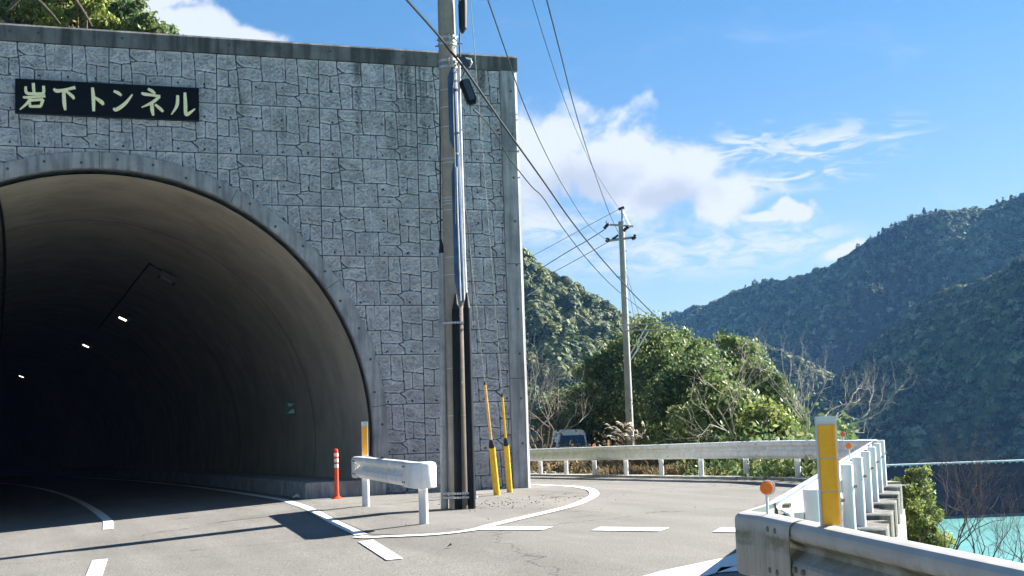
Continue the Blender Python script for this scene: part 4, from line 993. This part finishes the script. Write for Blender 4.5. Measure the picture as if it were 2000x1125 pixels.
# ------------------------------------------------------------------ van
vd = 58.0; vp = atd(1120, 917, vd); vz = float(vp[2]); 
van = empty('parked_van', tuple(vp), 'small white boxy van facing us, half hidden behind the far guardrail', 'van', rz=math.atan2(-vp[0], vp[1])+R(6))
def vpart(mb, nm, m, par=None, smooth=False):
    o = mb.build(nm, m, None, smooth=smooth); o.parent = par or van; return o
w, h = .69, 1.85*.93
sec = [(-w, .25), (-w, .95), (-w+.03, 1.05), (-w+.09, h-.16), (-w+.17, h-.04), (-w+.3, h), (w-.3, h), (w-.17, h-.04), (w-.09, h-.16), (w-.03, 1.05), (w, .95), (w, .25)]
mb = MB(); ysec = [(-.02, 1.0, .0), (.05, 1, 1), (2.9, 1, 1), (3.0, .96, 1)]; n = len(sec); vs = []
for yv, sc1, _ in [(0.0, .96, 0), (.06, 1, 0), (2.95, 1, 0), (3.05, .95, 0)]:
    for x, z in sec: vs.append((x*sc1, yv+(z-.9)*.16 if yv < 1 and z > .9 else yv, z))
mb.add(vs, [(i*n+j, i*n+(j+1) % n, (i+1)*n+(j+1) % n, (i+1)*n+j) for i in range(3) for j in range(n)]+[tuple(range(n-1, -1, -1)), tuple(3*n+j for j in range(n))])
vpart(mb, 'body', M['van'], smooth=True)
mb = MB(); mb.add([(-w*.92, .02, 1.0), (w*.92, .02, 1.0), (w*.84, .02+.08, h-.14), (-w*.84, .02+.08, h-.14)], [(0, 1, 2, 3)]); 
mb2 = MB(); mb2.add([(-w*.84, -.03, 1.02), (w*.84, -.03, 1.02), (w*.74, .05, h-.24), (-w*.74, .05, h-.24), (-w*.84, .03, 1.02), (w*.84, .03, 1.02), (w*.74, .12, h-.24), (-w*.74, .12, h-.24)], [(0, 1, 2, 3), (0, 4, 5, 1), (1, 5, 6, 2), (2, 6, 7, 3), (3, 7, 4, 0)])
vpart(mb2, 'windscreen', M['glass'])
for sx in (-1, 1):
    mb = MB(); mb.box(sx*(w-.16)-.11, sx*(w-.16)+.11, -.035, .03, .60, .78); vpart(mb, 'headlight', M['headlight'])
    mb = MB(); mb.box(sx*(w+.09)-.06, sx*(w+.09)+.06, .05, .14, 1.0, 1.2); vpart(mb, 'side_mirror', M['dark'])
    for yv in (.55, 2.45):
        mb = MB(); mb.tube([(sx*(w-.14), yv, .27), (sx*(w+.01), yv, .27)], .27, 20); wv = vpart(mb, 'wheel', M['tyre'], smooth=True)
        mb = MB(); mb.tube([(sx*(w-.10), yv, .27), (sx*(w+.02), yv, .27)], .16, 16); vpart(mb, 'rim', M['galv'], wv)
mb = MB(); mb.box(-w*.98, w*.98, -.08, .03, .24, .46); vpart(mb, 'bumper', M['dark'])
mb = MB(); mb.box(-.165, .165, -.095, -.082, .30, .46); vpart(mb, 'number_plate', M['whitepipe'])
mb = MB(); mb.box(-.3, .3, -.03, .03, .58, .70); vpart(mb, 'grille', M['dark'])
mb = MB(); mb.tube([(-.3, -.045, 1.02), (.0, -.02, 1.20)], .012, 6); vpart(mb, 'wiper', M['dark'])

# ------------------------------------------------------------------ vegetation builders
def leaf_quads(C, size, outc=None, out_bias=.6, rs=None, aspect=1.6):
    """random leaf quads at centres C (n,3)"""
    r = rs or rng; n = len(C)
    nr = r.standard_normal((n, 3))
    if outc is not None:
        o = C-outc; o /= np.linalg.norm(o, axis=1, keepdims=True)+1e-6; nr = nr*(1-out_bias)+o*out_bias*2
    nr /= np.linalg.norm(nr, axis=1, keepdims=True)+1e-6
    a = np.cross(nr, r.standard_normal((n, 3))); a /= np.linalg.norm(a, axis=1, keepdims=True)+1e-6
    b = np.cross(nr, a); s = (size*(.6+.8*r.random(n)))[:, None]
    V = np.stack([C-a*s*.5*aspect, C+b*s*.42, C+a*s*.5*aspect, C-b*s*.42], 1).reshape(-1, 3)
    F = np.arange(4*n).reshape(-1, 4); return V, F
def limb_path(a, b, r_, wob=.12, n=6):
    a, b = np.array(a, float), np.array(b, float); L = np.linalg.norm(b-a); P = []
    off = r_.standard_normal(3)*wob*L; mid = (a+b)/2+off*.5+np.array([0, 0, .08*L])
    for i in range(n+1):
        t = i/n; P.append((1-t)**2*a+2*t*(1-t)*mid+t*t*b)
    return P
def leafy_tree(px, pyt, pyb, rx_px, dist, m, lab, seed, nclump=60, leaf=.11, per=150, grp='leafy trees beyond the far guardrail', name='evergreen_tree', lean=0.0, zbase=None, clump_r=.36, trunkm=None, squash=1.0):
    r = np.random.default_rng(seed); top = atd(px, pyt, dist); bot = atd(px, pyb, dist)
    x, y = bot[0], bot[1]; zt, zl = top[2], bot[2]; zg = float(terrain(x, y)) if zbase is None else zbase
    rx = rx_px*dist/FPX; cz = (zt+zl)/2; rz = (zt-zl)/2
    base = np.array([x+lean, y, zg]); e = empty(name, (float(base[0]), float(base[1]), zg), lab, 'tree', grp)
    ctr = np.array([x, y, cz]); cl = []
    while len(cl) < nclump:
        v = r.standard_normal(3); v /= np.linalg.norm(v); rr = r.random()**.38*(.82+.28*r.random())
        wid = 1.0 if v[2] < 0 else (1-.35*v[2])
        p = ctr+np.array([v[0]*rx*wid, v[1]*rx*wid, v[2]*rz*squash])*rr; cl.append(p)
    cl = np.array(cl); cs = clump_r*(.65+.8*r.random(nclump))*max(.6, rx/1.8)
    # trunk and limbs
    mb = MB(); th_ = max(.05, .035*(zt-zg)); fork = base+(ctr-base)*.45
    mb.tube(limb_path(base-np.array([0, 0, .2]), fork, r, .05), [th_*(1.15-.09*i) for i in range(7)], 9)
    mb.tube(limb_path(fork, ctr+np.array([0, 0, rz*.5]), r, .1), [th_*(.6-.07*i) for i in range(7)], 7)
    for p in cl[:26]:
        st = base+(ctr-base)*(.4+.5*r.random()); mb.tube(limb_path(st, p, r, .15), [th_*(.34-.045*i) for i in range(7)], 5)
    mb.build('trunk', trunkm or M['bark'], e, smooth=True)
    ks = r.integers(0, nclump, nclump*per); q = r.standard_normal((len(ks), 3))*.52; q[:, 2] *= .75; C = cl[ks]+q*cs[ks][:, None]
    V, F = leaf_quads(C, leaf, cl[ks], .45, r)
    tc_ = r.random(nclump)[ks]*.55+r.random(len(ks))*.45; t2 = r.random(len(ks)); 
    np_mesh('crown', V, F, m, e, tint=np.stack([tc_, t2], 1)); return e
def bare_tree(base, tips_dir, length, seed, m, lab, r0=.05, depth=5, spread=.55, name='bare_tree', grp=None, nb=3, kids=3):
    r = np.random.default_rng(seed); e = empty(name, tuple(base), lab, 'tree', grp); mbt = MB(); mbb = MB()
    def grow(p, d, L, rad, lv):
        pts = [p]; dd = d.copy(); n = 5
        for i in range(n):
            dd = dd+r.standard_normal(3)*.13; dd[2] += .03; dd /= np.linalg.norm(dd); pts.append(pts[-1]+dd*L/n)
        (mbt if lv == 0 else mbb).tube(pts, [rad*(1-.09*i) for i in range(n+1)], 7 if lv < 2 else 4, lv < 2)
        if lv >= depth: return
        k = kids+(1 if r.random() < .5 else 0)
        for j in range(k):
            i = r.integers(2, n+1) if j else n; nd = dd+r.standard_normal(3)*spread; nd[2] += .15; nd /= np.linalg.norm(nd)
            grow(pts[i], nd, L*(.62+.25*r.random()), rad*.55, lv+1)
    for b in range(nb):
        d = np.array(tips_dir, float)+r.standard_normal(3)*.28*(nb > 1); d /= np.linalg.norm(d); grow(np.array(base, float), d, length*(.8+.4*r.random()), r0, 0)
    mbt.build('trunk', m, e, smooth=True); mbb.build('branches', m, e, smooth=True); return e

# ridge based hills
def ridge_hill(name, pts, slope, xr, yr, step, seed, lab, gul=6.0, gsc=60.0, rough=1.0, m=None, off=0.0):
    P = np.array([atd(*p) for p in pts]); P[:, 2] -= off
    X = np.arange(xr[0], xr[1]+.1, step); Y = np.arange(yr[0], yr[1]+.1, step); GXh, GYh = np.meshgrid(X, Y, indexing='ij')
    Hh = np.full(GXh.shape, -60.0)
    n_ = fftnoise(GXh.shape, step, gsc*.12, gsc*2, None, 1, seed)
    for a, b in zip(P[:-1], P[1:]):
        d = b[:2]-a[:2]; L2 = d@d; t = np.clip(((GXh-a[0])*d[0]+(GYh-a[1])*d[1])/L2, 0, 1)
        D = np.hypot(GXh-a[0]-t*d[0], GYh-a[1]-t*d[1]); dd = D
        Hh = np.maximum(Hh, a[2]+t*(b[2]-a[2])-slope*dd+ -np.clip(n_+1.3, 0, 3.2)*gul*.75*np.clip(dd/gsc, 0, 1))
    Hh = np.maximum(Hh, WATER-6)
    o = np_mesh(name, np.stack([GXh, GYh, Hh], -1).reshape(-1, 3), grid_faces(*GXh.shape), m or M['soil'], smooth=True)
    tag(o, lab, kind='structure'); return X, Y, Hh
def sample(hill, x, y):
    X, Y, Hh = hill; st = X[1]-X[0]; fx_ = np.clip((x-X[0])/st, 0, len(X)-1.001); fy2 = np.clip((y-Y[0])/st, 0, len(Y)-1.001)
    i, j = fx_.astype(int), fy2.astype(int); a, b = fx_-i, fy2-j
    return Hh[i, j]*(1-a)*(1-b)+Hh[i+1, j]*a*(1-b)+Hh[i, j+1]*(1-a)*b+Hh[i+1, j+1]*a*b
def canopy(name, hill, az0, az1, d0, d1, n, size, m, lab, seed, per=70, leafk=.26, conif=.3, zmin=WATER+1, limit=None, conifmask=None):
    r = np.random.default_rng(seed); az = R(az0)+(R(az1)-R(az0))*r.random(n*3); d = np.sqrt(d0**2+(d1**2-d0**2)*r.random(n*3))
    x, y = np.sin(az)*d, np.cos(az)*d; z = sample(hill, x, y)
    ok = (z > zmin) & (x > hill[0][0]) & (x < hill[0][-1]) & (y > hill[1][0]) & (y < hill[1][-1])
    # visibility from around the viewpoint: keep points whose ray to the camera clears the hill
    vis = np.ones(len(x), bool)
    for t in np.linspace(.55, .97, 22):
        xx, yy2 = x*t, y*t; ins = (xx > hill[0][0]) & (yy2 > hill[1][0]); h2 = np.where(ins, sample(hill, xx, yy2), -99)
        vis &= ~(h2 > H+(z+size*1.2-H)*t+size*.8)
    ok &= vis; x, y, z = x[ok][:n], y[ok][:n], z[ok][:n]; k = len(x)
    s = size*(.55+.9*r.random(k)**1.5); cn = fftn(x, y, seed) if conifmask is None else conifmask(x, y)
    iscon = (r.random(k) < np.clip(conif+cn*.5, 0, 1))
    idx = np.repeat(np.arange(k), per); q = r.standard_normal((len(idx), 3)); q /= np.linalg.norm(q, axis=1, keepdims=True)
    q[:, 2] = np.abs(q[:, 2])*1.0-.15; q *= (.75+.25*r.random((len(idx), 1)))
    # clumpy broadleaf crowns
    hsh = np.sin(q[:, 0]*7+idx*1.7)*np.sin(q[:, 1]*6+idx*2.3)*.18; q *= (1+hsh)[:, None]
    sc3 = np.stack([s*.5, s*.5, s*.52], 1)[idx]
    Cb = q*sc3
    tt = r.random(len(idx)); ang = r.random(len(idx))*6.283; rr2 = (1-tt)**.8*.30*s[idx]
    Cc = np.stack([np.cos(ang)*rr2, np.sin(ang)*rr2, tt*1.05*s[idx]-.1*s[idx]], 1)
    C = np.where(iscon[idx][:, None], Cc, Cb); base = np.stack([x, y, z], 1)[idx]
    ctr = base+np.where(iscon[idx][:, None], np.stack([0*tt, 0*tt, tt*s[idx]*1.1-.2*s[idx]], 1), 0)
    C = C+base; 
    V, F = leaf_quads(C, s[idx]*leafk, ctr-np.array([0, 0, .15*size]), .72, r, 1.25)
    t1 = (r.random(k)*.75)[idx]+r.random(len(idx))*.25; t1 = np.where(iscon[idx], t1*.45, t1); t2 = (r.random(k))[idx]
    o = np_mesh(name, V, F, m, tint=np.stack([t1, t2], 1)); tag(o, lab, kind='stuff'); return o
def fftn(x, y, seed): return np.sin(x*.021+seed)*np.cos(y*.017-seed*2)+.5*np.sin(x*.05-y*.043)

# ------------------------------------------------------------------ reservoir, dam
wm_ = MB(); wm_.add([(-1500, -400, WATER), (2500, -400, WATER), (2500, 2500, WATER), (-1500, 2500, WATER)], [(0, 1, 2, 3)])
tag(wm_.build('water', M['water']), 'calm turquoise reservoir water', kind='structure')
DD = 262.0
da = atd(1560, 908, DD+0); db = atd(2300, 892, DD*1.02); dvc = (db-da)[:2]; Ld = np.linalg.norm(dvc); dvc /= Ld; dn = np.array([dvc[1], -dvc[0]])
ztop = float(atd(1850, 902, DD)[2])
dam = empty('dam', (float(da[0]), float(da[1]), WATER), 'long dark dam wall with a pale crest across the reservoir', 'dam')
mb = MB(); hv = lambda s, o, z: (da[0]+dvc[0]*s+dn[0]*o, da[1]+dvc[1]*s+dn[1]*o, z)
prof = [(0, WATER-4), (0, ztop-.55), (-5, ztop-.55), (-5.1, WATER-4)]
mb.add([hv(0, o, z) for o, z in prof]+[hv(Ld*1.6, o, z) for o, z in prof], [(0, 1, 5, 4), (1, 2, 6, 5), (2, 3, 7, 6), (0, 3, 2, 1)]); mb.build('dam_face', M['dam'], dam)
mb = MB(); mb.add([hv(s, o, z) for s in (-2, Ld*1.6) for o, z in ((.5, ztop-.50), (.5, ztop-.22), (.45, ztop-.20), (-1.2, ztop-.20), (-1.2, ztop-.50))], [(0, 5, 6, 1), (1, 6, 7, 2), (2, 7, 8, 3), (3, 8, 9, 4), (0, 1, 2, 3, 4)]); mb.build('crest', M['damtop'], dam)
for k in range(44):
    mb = MB(); s = 12+k*1.45; mb.obox(hv(s, .30, ztop-.62), (*dvc, 0), .12, (*dn, 0), .25, (0, 0, 1), .12); mb.build('corbel', M['damtop'], dam)
for zz in (ztop-2.6,):
    mb = MB(); mb.obox(hv(Ld*.8, .06, zz), (*dvc, 0), Ld*.8, (*dn, 0), .05, (0, 0, 1), .05); mb.build('lift_joint', M['dam'], dam)

# ------------------------------------------------------------------ hills
far_pts = [(1040, 760, 1150), (1200, 680, 1050), (1320, 615, 980), (1390, 593, 950), (1480, 552, 930), (1560, 543, 910), (1640, 514, 890), (1700, 474, 870), (1780, 430, 860), (1850, 414, 850), (1940, 409, 850), (2000, 380, 840), (2120, 340, 830), (2400, 300, 800)]
hillA = ridge_hill('hills', far_pts, .62, (250, 1000), (380, 1150), 8.0, 11, 'tall forested mountain rising at the right', gul=24, gsc=130, off=-1)
sp_pts = [(2350, 400, 470), (2120, 462, 500), (2000, 505, 525), (1900, 552, 545), (1845, 562, 560), (1790, 605, 565), (1740, 645, 560), (1690, 700, 545), (1650, 770, 520), (1620, 850, 490)]
hillB = ridge_hill('hills', sp_pts, .66, (180, 700), (260, 800), 6.0, 21, 'nearer wooded spur running down to the dam', gul=14, gsc=80, off=1)
lf_pts = [(820, 330, 340), (930, 430, 360), (1027, 503, 400), (1080, 540, 410), (1130, 574, 420), (1180, 594, 430), (1240, 620, 445), (1290, 648, 460), (1340, 700, 470), (1420, 800, 480)]
hillC = ridge_hill('hills', lf_pts, .70, (30, 330), (150, 600), 4.0, 31, 'steep green hillside just right of the portal', gul=7, gsc=50, off=1.5)
canopy('forest', hillA, 24, 46, 500, 1010, 24000, 4.7, M['forest'], 'dense forest covering the tall far mountain', 5, per=42, leafk=.28, conif=.15)
canopy('forest', hillB, 29, 46, 330, 600, 14000, 3.9, M['forest'], 'forest covering the nearer spur above the dam', 6, per=48, leafk=.26, conif=0.0)
canopy('forest', hillC, 18, 38, 230, 520, 16000, 3.0, M['forestnear'], 'bushy forest covering the steep green hillside', 8, per=64, leafk=.22, conif=-.8)

lo_pts = [(1380, 640, 640), (1470, 655, 620), (1560, 690, 600), (1640, 742, 580), (1710, 790, 565), (1765, 850, 550), (1790, 900, 545)]
hillD = ridge_hill('hills', lo_pts, .62, (180, 520), (330, 640), 6.0, 41, 'low wooded lobe of hill behind the grove', gul=5, gsc=40, off=3.5)
canopy('forest', hillD, 26, 38, 380, 640, 3500, 5.5, M['forestnear'], 'sunlit forest on the low lobe behind the grove', 12, per=80, leafk=.22, conif=-.5)
# hillside behind and above the portal
hp = [(345, 75, 38), (270, 10, 38), (170, -130, 40), (40, -260, 42), (-200, -420, 45), (-700, -600, 50)]
Pp = np.array([atd(*q) for q in hp]); X = np.arange(-40, 16.1, .5); Y = np.arange(28.1, 130, .5); HX, HY = np.meshgrid(X, Y, indexing='ij'); HH = np.full(HX.shape, -9.0)
for a, b in zip(Pp[:-1], Pp[1:]):
    d = b[:2]-a[:2]; t = np.clip(((HX-a[0])*d[0]+(HY-a[1])*d[1])/(d@d), 0, 1); D = np.hypot(HX-a[0]-t*d[0], HY-a[1]-t*d[1]); HH = np.maximum(HH, a[2]-.8+t*(b[2]-a[2])-1.5*D)
edge = 9.5-.05*(HY-28)
HH = np.where(HX < edge, np.maximum(HH, 8.6), np.maximum(np.minimum(HH, 8.6-(HX-edge)*9), -6))
HH = HH-np.where(HX > 9.6, 0, 0)
o = np_mesh('hillside', np.stack([HX, HY, HH], -1).reshape(-1, 3), grid_faces(*HX.shape), M['soil'], smooth=True); tag(o, 'steep earth hillside behind and above the tunnel portal', kind='structure')
g2_ = 'trees on the slope above the portal'
for i, (px, yt, yb, rxp, d, mm, lab) in enumerate([
    (40, -70, 90, 95, 36, 'leaf', 'bushy tree at the left end above the tunnel portal'),
    (150, -60, 75, 85, 35, 'leafwarm', 'lighter yellow-green bush second from the left above the portal'),
    (225, -45, 85, 70, 37, 'leafdark', 'dark bush third from the left above the portal'),
    (285, 28, 92, 42, 36, 'leaf', 'low bush sloping down to the portal cap'),
    (322, 54, 90, 20, 36.5, 'leafdark', 'tiny last bush at the lower end of the slope above the portal')]):
    leafy_tree(px, yt, yb, rxp, d, M[mm], lab, 40+i, nclump=46 if i < 3 else 22, leaf=.085, per=190 if i < 3 else 130, grp=g2_, name='bush_tree', zbase=9.0, clump_r=.30)
for i, (x0, y0, x1, y1, lab) in enumerate([(15, 20, 75, -30, 'pale bare stem leaning right at the far left above the portal'), (62, -10, 118, 48, 'dark bare stem slanting down to the right above the portal'), (140, -10, 180, 52, 'thin bare stem in the middle of the bushes above the portal')]):
    a, b = atd(x0, y0, 33.4), atd(x1, y1, 33.4); mb = MB(); r_ = np.random.default_rng(i); mb.tube(limb_path(a, b, r_, .08), [.05-.004*k for k in range(7)], 7); tag(mb.build('fallen_stem', M['bark'], smooth=True), lab, 'branch')

# ------------------------------------------------------------------ near trees beyond the far guardrail
T = [(1290, 614, 890, 105, 60, 'leaf', 'tallest leafy tree, just right of the far utility pole'),
     (1365, 690, 905, 105, 44, 'leafdark', 'dark green tree in front of the tallest one, centre of the grove'),
     (1445, 657, 905, 75, 46, 'leaf', 'round-topped tree at the right side of the grove'),
     (1415, 735, 915, 95, 36, 'leaf', 'sunlit light green tree low in front at the right of the grove'),
     (1500, 790, 925, 60, 33, 'leafwarm', 'small sunlit tree at the right end of the grove behind the guardrail'),
     (1185, 685, 885, 75, 60, 'leafdark', 'dark tree directly left of the far utility pole'),
     (1120, 745, 880, 62, 70, 'leafdark', 'low dark tree behind the van'),
     (1240, 725, 890, 80, 59, 'leaf', 'broad tree right behind the foot of the far utility pole'),
     (1225, 655, 860, 50, 62, 'leaf', 'slender tree filling the gap behind the far utility pole'),
     (1375, 655, 850, 60, 52, 'leaf', 'light green tree between the tallest and the round-topped tree'),
     (1480, 692, 910, 62, 41, 'leaf', 'leafy tree forming the right shoulder of the grove'),
     (1165, 735, 885, 66, 68, 'leaf', 'leafy tree between the van and the far utility pole'),
     (1518, 735, 915, 50, 39, 'leafdark', 'darker tree filling the right slope of the grove'),
     (1330, 640, 880, 80, 63, 'leaf', 'pale leafy tree filling in behind the tallest one')]
for i, (px, yt, yb, rxp, d, mm, lab) in enumerate(T):
    leafy_tree(px, yt, yb, rxp, d, M[mm], lab, 60+i, nclump=120, leaf=.10 if d > 44 else .080, per=280, clump_r=.40)
# undergrowth seen under and over the rail
def scatter_leaves(name, quad, n, size, m, lab, seed, hmax=.8, kind='stuff', ground_f=terrain):
    r = np.random.default_rng(seed); a, b, c, d = [np.array(q, float) for q in quad]; nc = max(20, n//160); u, v = r.random(nc)[:, None], r.random(nc)[:, None]
    P = (a*(1-u)+b*u)*(1-v)+(d*(1-u)+c*u)*v; hh = hmax*(.35+.65*r.random(nc)); ks = r.integers(0, nc, n)
    q = r.standard_normal((n, 3))*.33; x, y = P[ks, 0]+q[:, 0]*1.1, P[ks, 1]+q[:, 1]*1.1
    z = ground_f(x, y)+np.abs(q[:, 2])*hh[ks]*1.6*(1-.4*r.random(n)); V, F = leaf_quads(np.stack([x, y, z], 1), size, None, 0, r)
    o = np_mesh(name, V, F, M[m], tint=np.stack([r.random(nc)[ks]*.6+r.random(n)*.4, r.random(n)], 1)); return tag(o, lab, kind=kind)
scatter_leaves('undergrowth', [(14.5, 20.7), (17.6, 24.9), (21, 34), (14.7, 29)], 42000, .085, 'leafdark', 'leafy undergrowth behind the right half of the far guardrail', 3, 1.25)
scatter_leaves('undergrowth', [(16.5, 31), (24, 36), (24, 58), (18, 58)], 26000, .12, 'leafdry', 'dry brown undergrowth around the foot of the grove', 4, .7)
scatter_leaves('undergrowth', [(14.5, 21.4), (21.5, 34), (19, 36), (14.7, 25)], 14000, .10, 'leaf', 'green scrub along the cliff top beyond the guardrail corner', 14, .7)
def blades(name, quad, n, h, m, lab, seed, w=.012):
    r = np.random.default_rng(seed); a, b, c, d = [np.array(q, float) for q in quad]; nt_ = n//22; u, v = r.random(nt_)[:, None], r.random(nt_)[:, None]; P = (a*(1-u)+b*u)*(1-v)+(d*(1-u)+c*u)*v
    k = r.integers(0, nt_, n); x, y = P[k, 0]+r.standard_normal(n)*.12, P[k, 1]+r.standard_normal(n)*.12; z = terrain(x, y); hh = h*(.5+.7*r.random(n))
    dr = r.standard_normal((n, 2))*.45; B = np.stack([x, y, z], 1); Mi = B+np.stack([dr[:, 0]*hh*.35, dr[:, 1]*hh*.35, hh*.65], 1); Ti = B+np.stack([dr[:, 0]*hh, dr[:, 1]*hh, hh*.95], 1)
    sdv = np.stack([-dr[:, 1], dr[:, 0], 0*x], 1); sdv /= np.linalg.norm(sdv, axis=1, keepdims=True)+1e-6; sdv = sdv*w
    V = np.stack([B-sdv, B+sdv, Mi+sdv, Mi-sdv, Ti+sdv*.2, Ti-sdv*.2], 1).reshape(-1, 3); i = np.arange(n)[:, None]*6
    F = np.concatenate([i+np.array([[0, 1, 2, 3]]), i+np.array([[3, 2, 4, 5]])]); t_ = r.random(nt_)[k]*.6+r.random(n)*.4
    o = np_mesh(name, V, F, M[m], tint=np.tile(np.stack([t_, r.random(n)], 1), (2, 1))); return tag(o, lab, kind='stuff')
blades('dry_grass', [(14.6, 27), (17, 27), (17, 35), (14.6, 35)], 8000, .34, 'leafdry', 'straw-coloured dry grass tufts under the far guardrail', 9)
# pampas grass clump
pg = atd(1228, 872, 40); zg = float(terrain(pg[0], pg[1])); e = empty('pampas_grass', (pg[0], pg[1], zg), 'clump of pale pampas grass plumes beside the far utility pole', 'grass clump')
mb = MB(); mp = MB(); r = np.random.default_rng(2)
for i in range(44):
    b = np.array([pg[0]+r.normal()*.35, pg[1]+r.normal()*.3, zg]); tpz = atd(1195+65*r.random(), 826+34*r.random(), 40); L = tpz-b; d = L+np.array([r.normal()*.1, 0, 0])
    pth = [b, b+d*.5+np.array([.06, 0, .1]), b+d*.85, b+d]
    mb.tube(pth, [.006, .005, .004, .003], 4)
    dr = d/np.linalg.norm(d)+np.array([-.5, 0, -.1]); dr /= np.linalg.norm(dr)
    pl = [b+d*.98+dr*(-.02+k*.085)+np.array([0, 0, -.012*k*k]) for k in range(5)]
    mp.tube(pl, [.005, .018, .023, .015, .003], 6)
mb.build('stalks', M['leafdry'], e); mp.build('plumes', M['plume'], e, smooth=True)
# bare trees
bare_tree(atd(1452, 880, 33), (-.75, -.1, .62), 1.15, 5, M['palebark'], 'pale leafless tree leaning left in front of the grove', r0=.028, depth=4, spread=.42, nb=3, kids=2)
bare_tree(atd(1578, 872, 30), (.15, .1, 1), .85, 12, M['palebark'], 'upright pale leafless tree left of the large amber post', r0=.026, depth=4, spread=.5, nb=3, kids=2)
bare_tree(atd(1585, 866, 31), (.62, -.1, .70), 1.25, 27, M['palebark'], 'spreading leafless tree reaching right over the guardrail corner', r0=.034, depth=5, spread=.55, nb=3, kids=2)
bare_tree(atd(1062, 905, 52), (-.1, 0, 1), 1.5, 8, M['palebark'], 'pale leafless shrub right beside the portal corner', r0=.035, depth=5, spread=.7, nb=5, kids=2, name='bare_shrub')
bare_tree(atd(1090, 890, 60), (.2, 0, 1), 1.4, 18, M['bark'], 'brown leafless shrub just left of the van', r0=.035, depth=5, spread=.7, nb=5, kids=2, name='bare_shrub')
scatter_leaves('undergrowth', [(19, 47), (26, 50), (27, 66), (20, 66)], 9000, .12, 'leafdry', 'brown brush between the portal corner and the van', 24, 1.8)
# shrubs on the slope below the retaining wall
leafy_tree(1788, 914, 1020, 60, 38, M['leafwarm'], 'feathery yellow-green tree top right of the retaining wall', 91, nclump=60, leaf=.065, per=210, grp='trees on the slope below the right guardrail', name='slope_tree', zbase=-5, clump_r=.22, trunkm=M['bark'])
leafy_tree(1798, 985, 1130, 70, 35, M['leafwarm'], 'rounder yellow-green bush below the feathery tree top', 92, nclump=70, leaf=.060, per=210, grp='trees on the slope below the right guardrail', name='slope_tree', zbase=-6, clump_r=.25)
for i, (bx_, by_, d_, dr, L, lab) in enumerate([(1850, 1110, 24, (.35, .1, 1), 1.0, 'leafless twiggy shrub fanning up against the turquoise water'), (1905, 1140, 24, (.55, .1, .8), .9, 'leafless shrub leaning right over the water'), (1985, 1150, 23, (.1, .1, 1), .75, 'leafless shrub at the right edge of the picture'), (1850, 1010, 34, (.45, 0, .8), 1.0, 'dark twiggy shrub against the shaded dam wall')]):
    bare_tree(atd(bx_, by_, d_), dr, L*.8, 70+i, M['twig'], lab, r0=.016 if i < 3 else .02, depth=5, spread=.42, nb=4, kids=2, name='bare_shrub')

rb = MB(); r = np.random.default_rng(8)
for i in range(900):
    x = 14.5+2.2*r.random(); y = 28+18*r.random(); s_ = .03+.07*r.random()**2; z = float(terrain(x, y)); rb.lathe((x, y, z), [(s_*.7, 0), (s_, s_*.5), (s_*.5, s_*1.0)], 5)
tag(rb.build('rubble', M['stones']), 'grey rubble strip behind the left half of the far guardrail', kind='stuff')
# loose stones and litter
st = MB(); r = np.random.default_rng(3)
for i in range(260):
    x = 6.2+abs(r.normal())*1.3; y = 20.3+r.normal()*.55+.35*(x-6); s = .006+.014*r.random()**2
    if i > 200: x, y = 4.2+5*r.random(), 17+8*r.random()
    z = float(G(x, y)); st.lathe((x, y, z), [(s*.6, 0), (s, s*.4), (s*.5, s*.9)], 5)
tag(st.build('gravel', M['stones']), 'scattered gravel around the foot of the near utility pole', kind='stuff')
lf_ = atg(881, 1070); mb = MB(); mb.add([lf_+np.array(q) for q in ((-.05, 0, .01), (0, -.03, .035), (.05, 0, .012), (.01, .03, .04), (0, 0, .055))], [(0, 1, 4), (1, 2, 4), (2, 3, 4), (3, 0, 4)]); tag(mb.build('dead_leaf', M['bark']), 'small dark dead leaf lying alone on the asphalt', 'leaf')
rg = MB(); c = atg(596, 972)
for k in range(5): rg.tube([c+np.array([-.25+.16*k, .02*math.sin(k*2.), .02]), c+np.array([-.16+.16*k, .03*math.cos(k*3.), .05]), c+np.array([-.08+.16*k, 0, .015])], [.015, .035, .012], 6)
tag(rg.build('rag', M['silver'], smooth=True), 'crumpled pale rag lying against the end of the tunnel kerb', 'rag')

# ------------------------------------------------------------------ haze
hz = MB(); hz.box(-300, 1100, -60, 1250, WATER-8, 420); o = hz.build('haze', []) if False else None
me = bpy.data.meshes.new('haze'); me.from_pydata(hz.v, [], hz.f); hm = bpy.data.materials.new('haze'); hm.use_nodes = True; t = hm.node_tree; t.nodes.clear()
pv = t.nodes.new('ShaderNodeVolumePrincipled'); pv.inputs['Color'].default_value = (0.20, 0.46, 0.95, 1); pv.inputs['Density'].default_value = 0.00014; pv.inputs['Anisotropy'].default_value = 0.0
oo = t.nodes.new('ShaderNodeOutputMaterial'); t.links.new(pv.outputs[0], oo.inputs['Volume']); me.materials.append(hm)
haze = bpy.data.objects.new('haze', me); COL.objects.link(haze); tag(haze, 'thin blue mountain haze', kind='stuff')
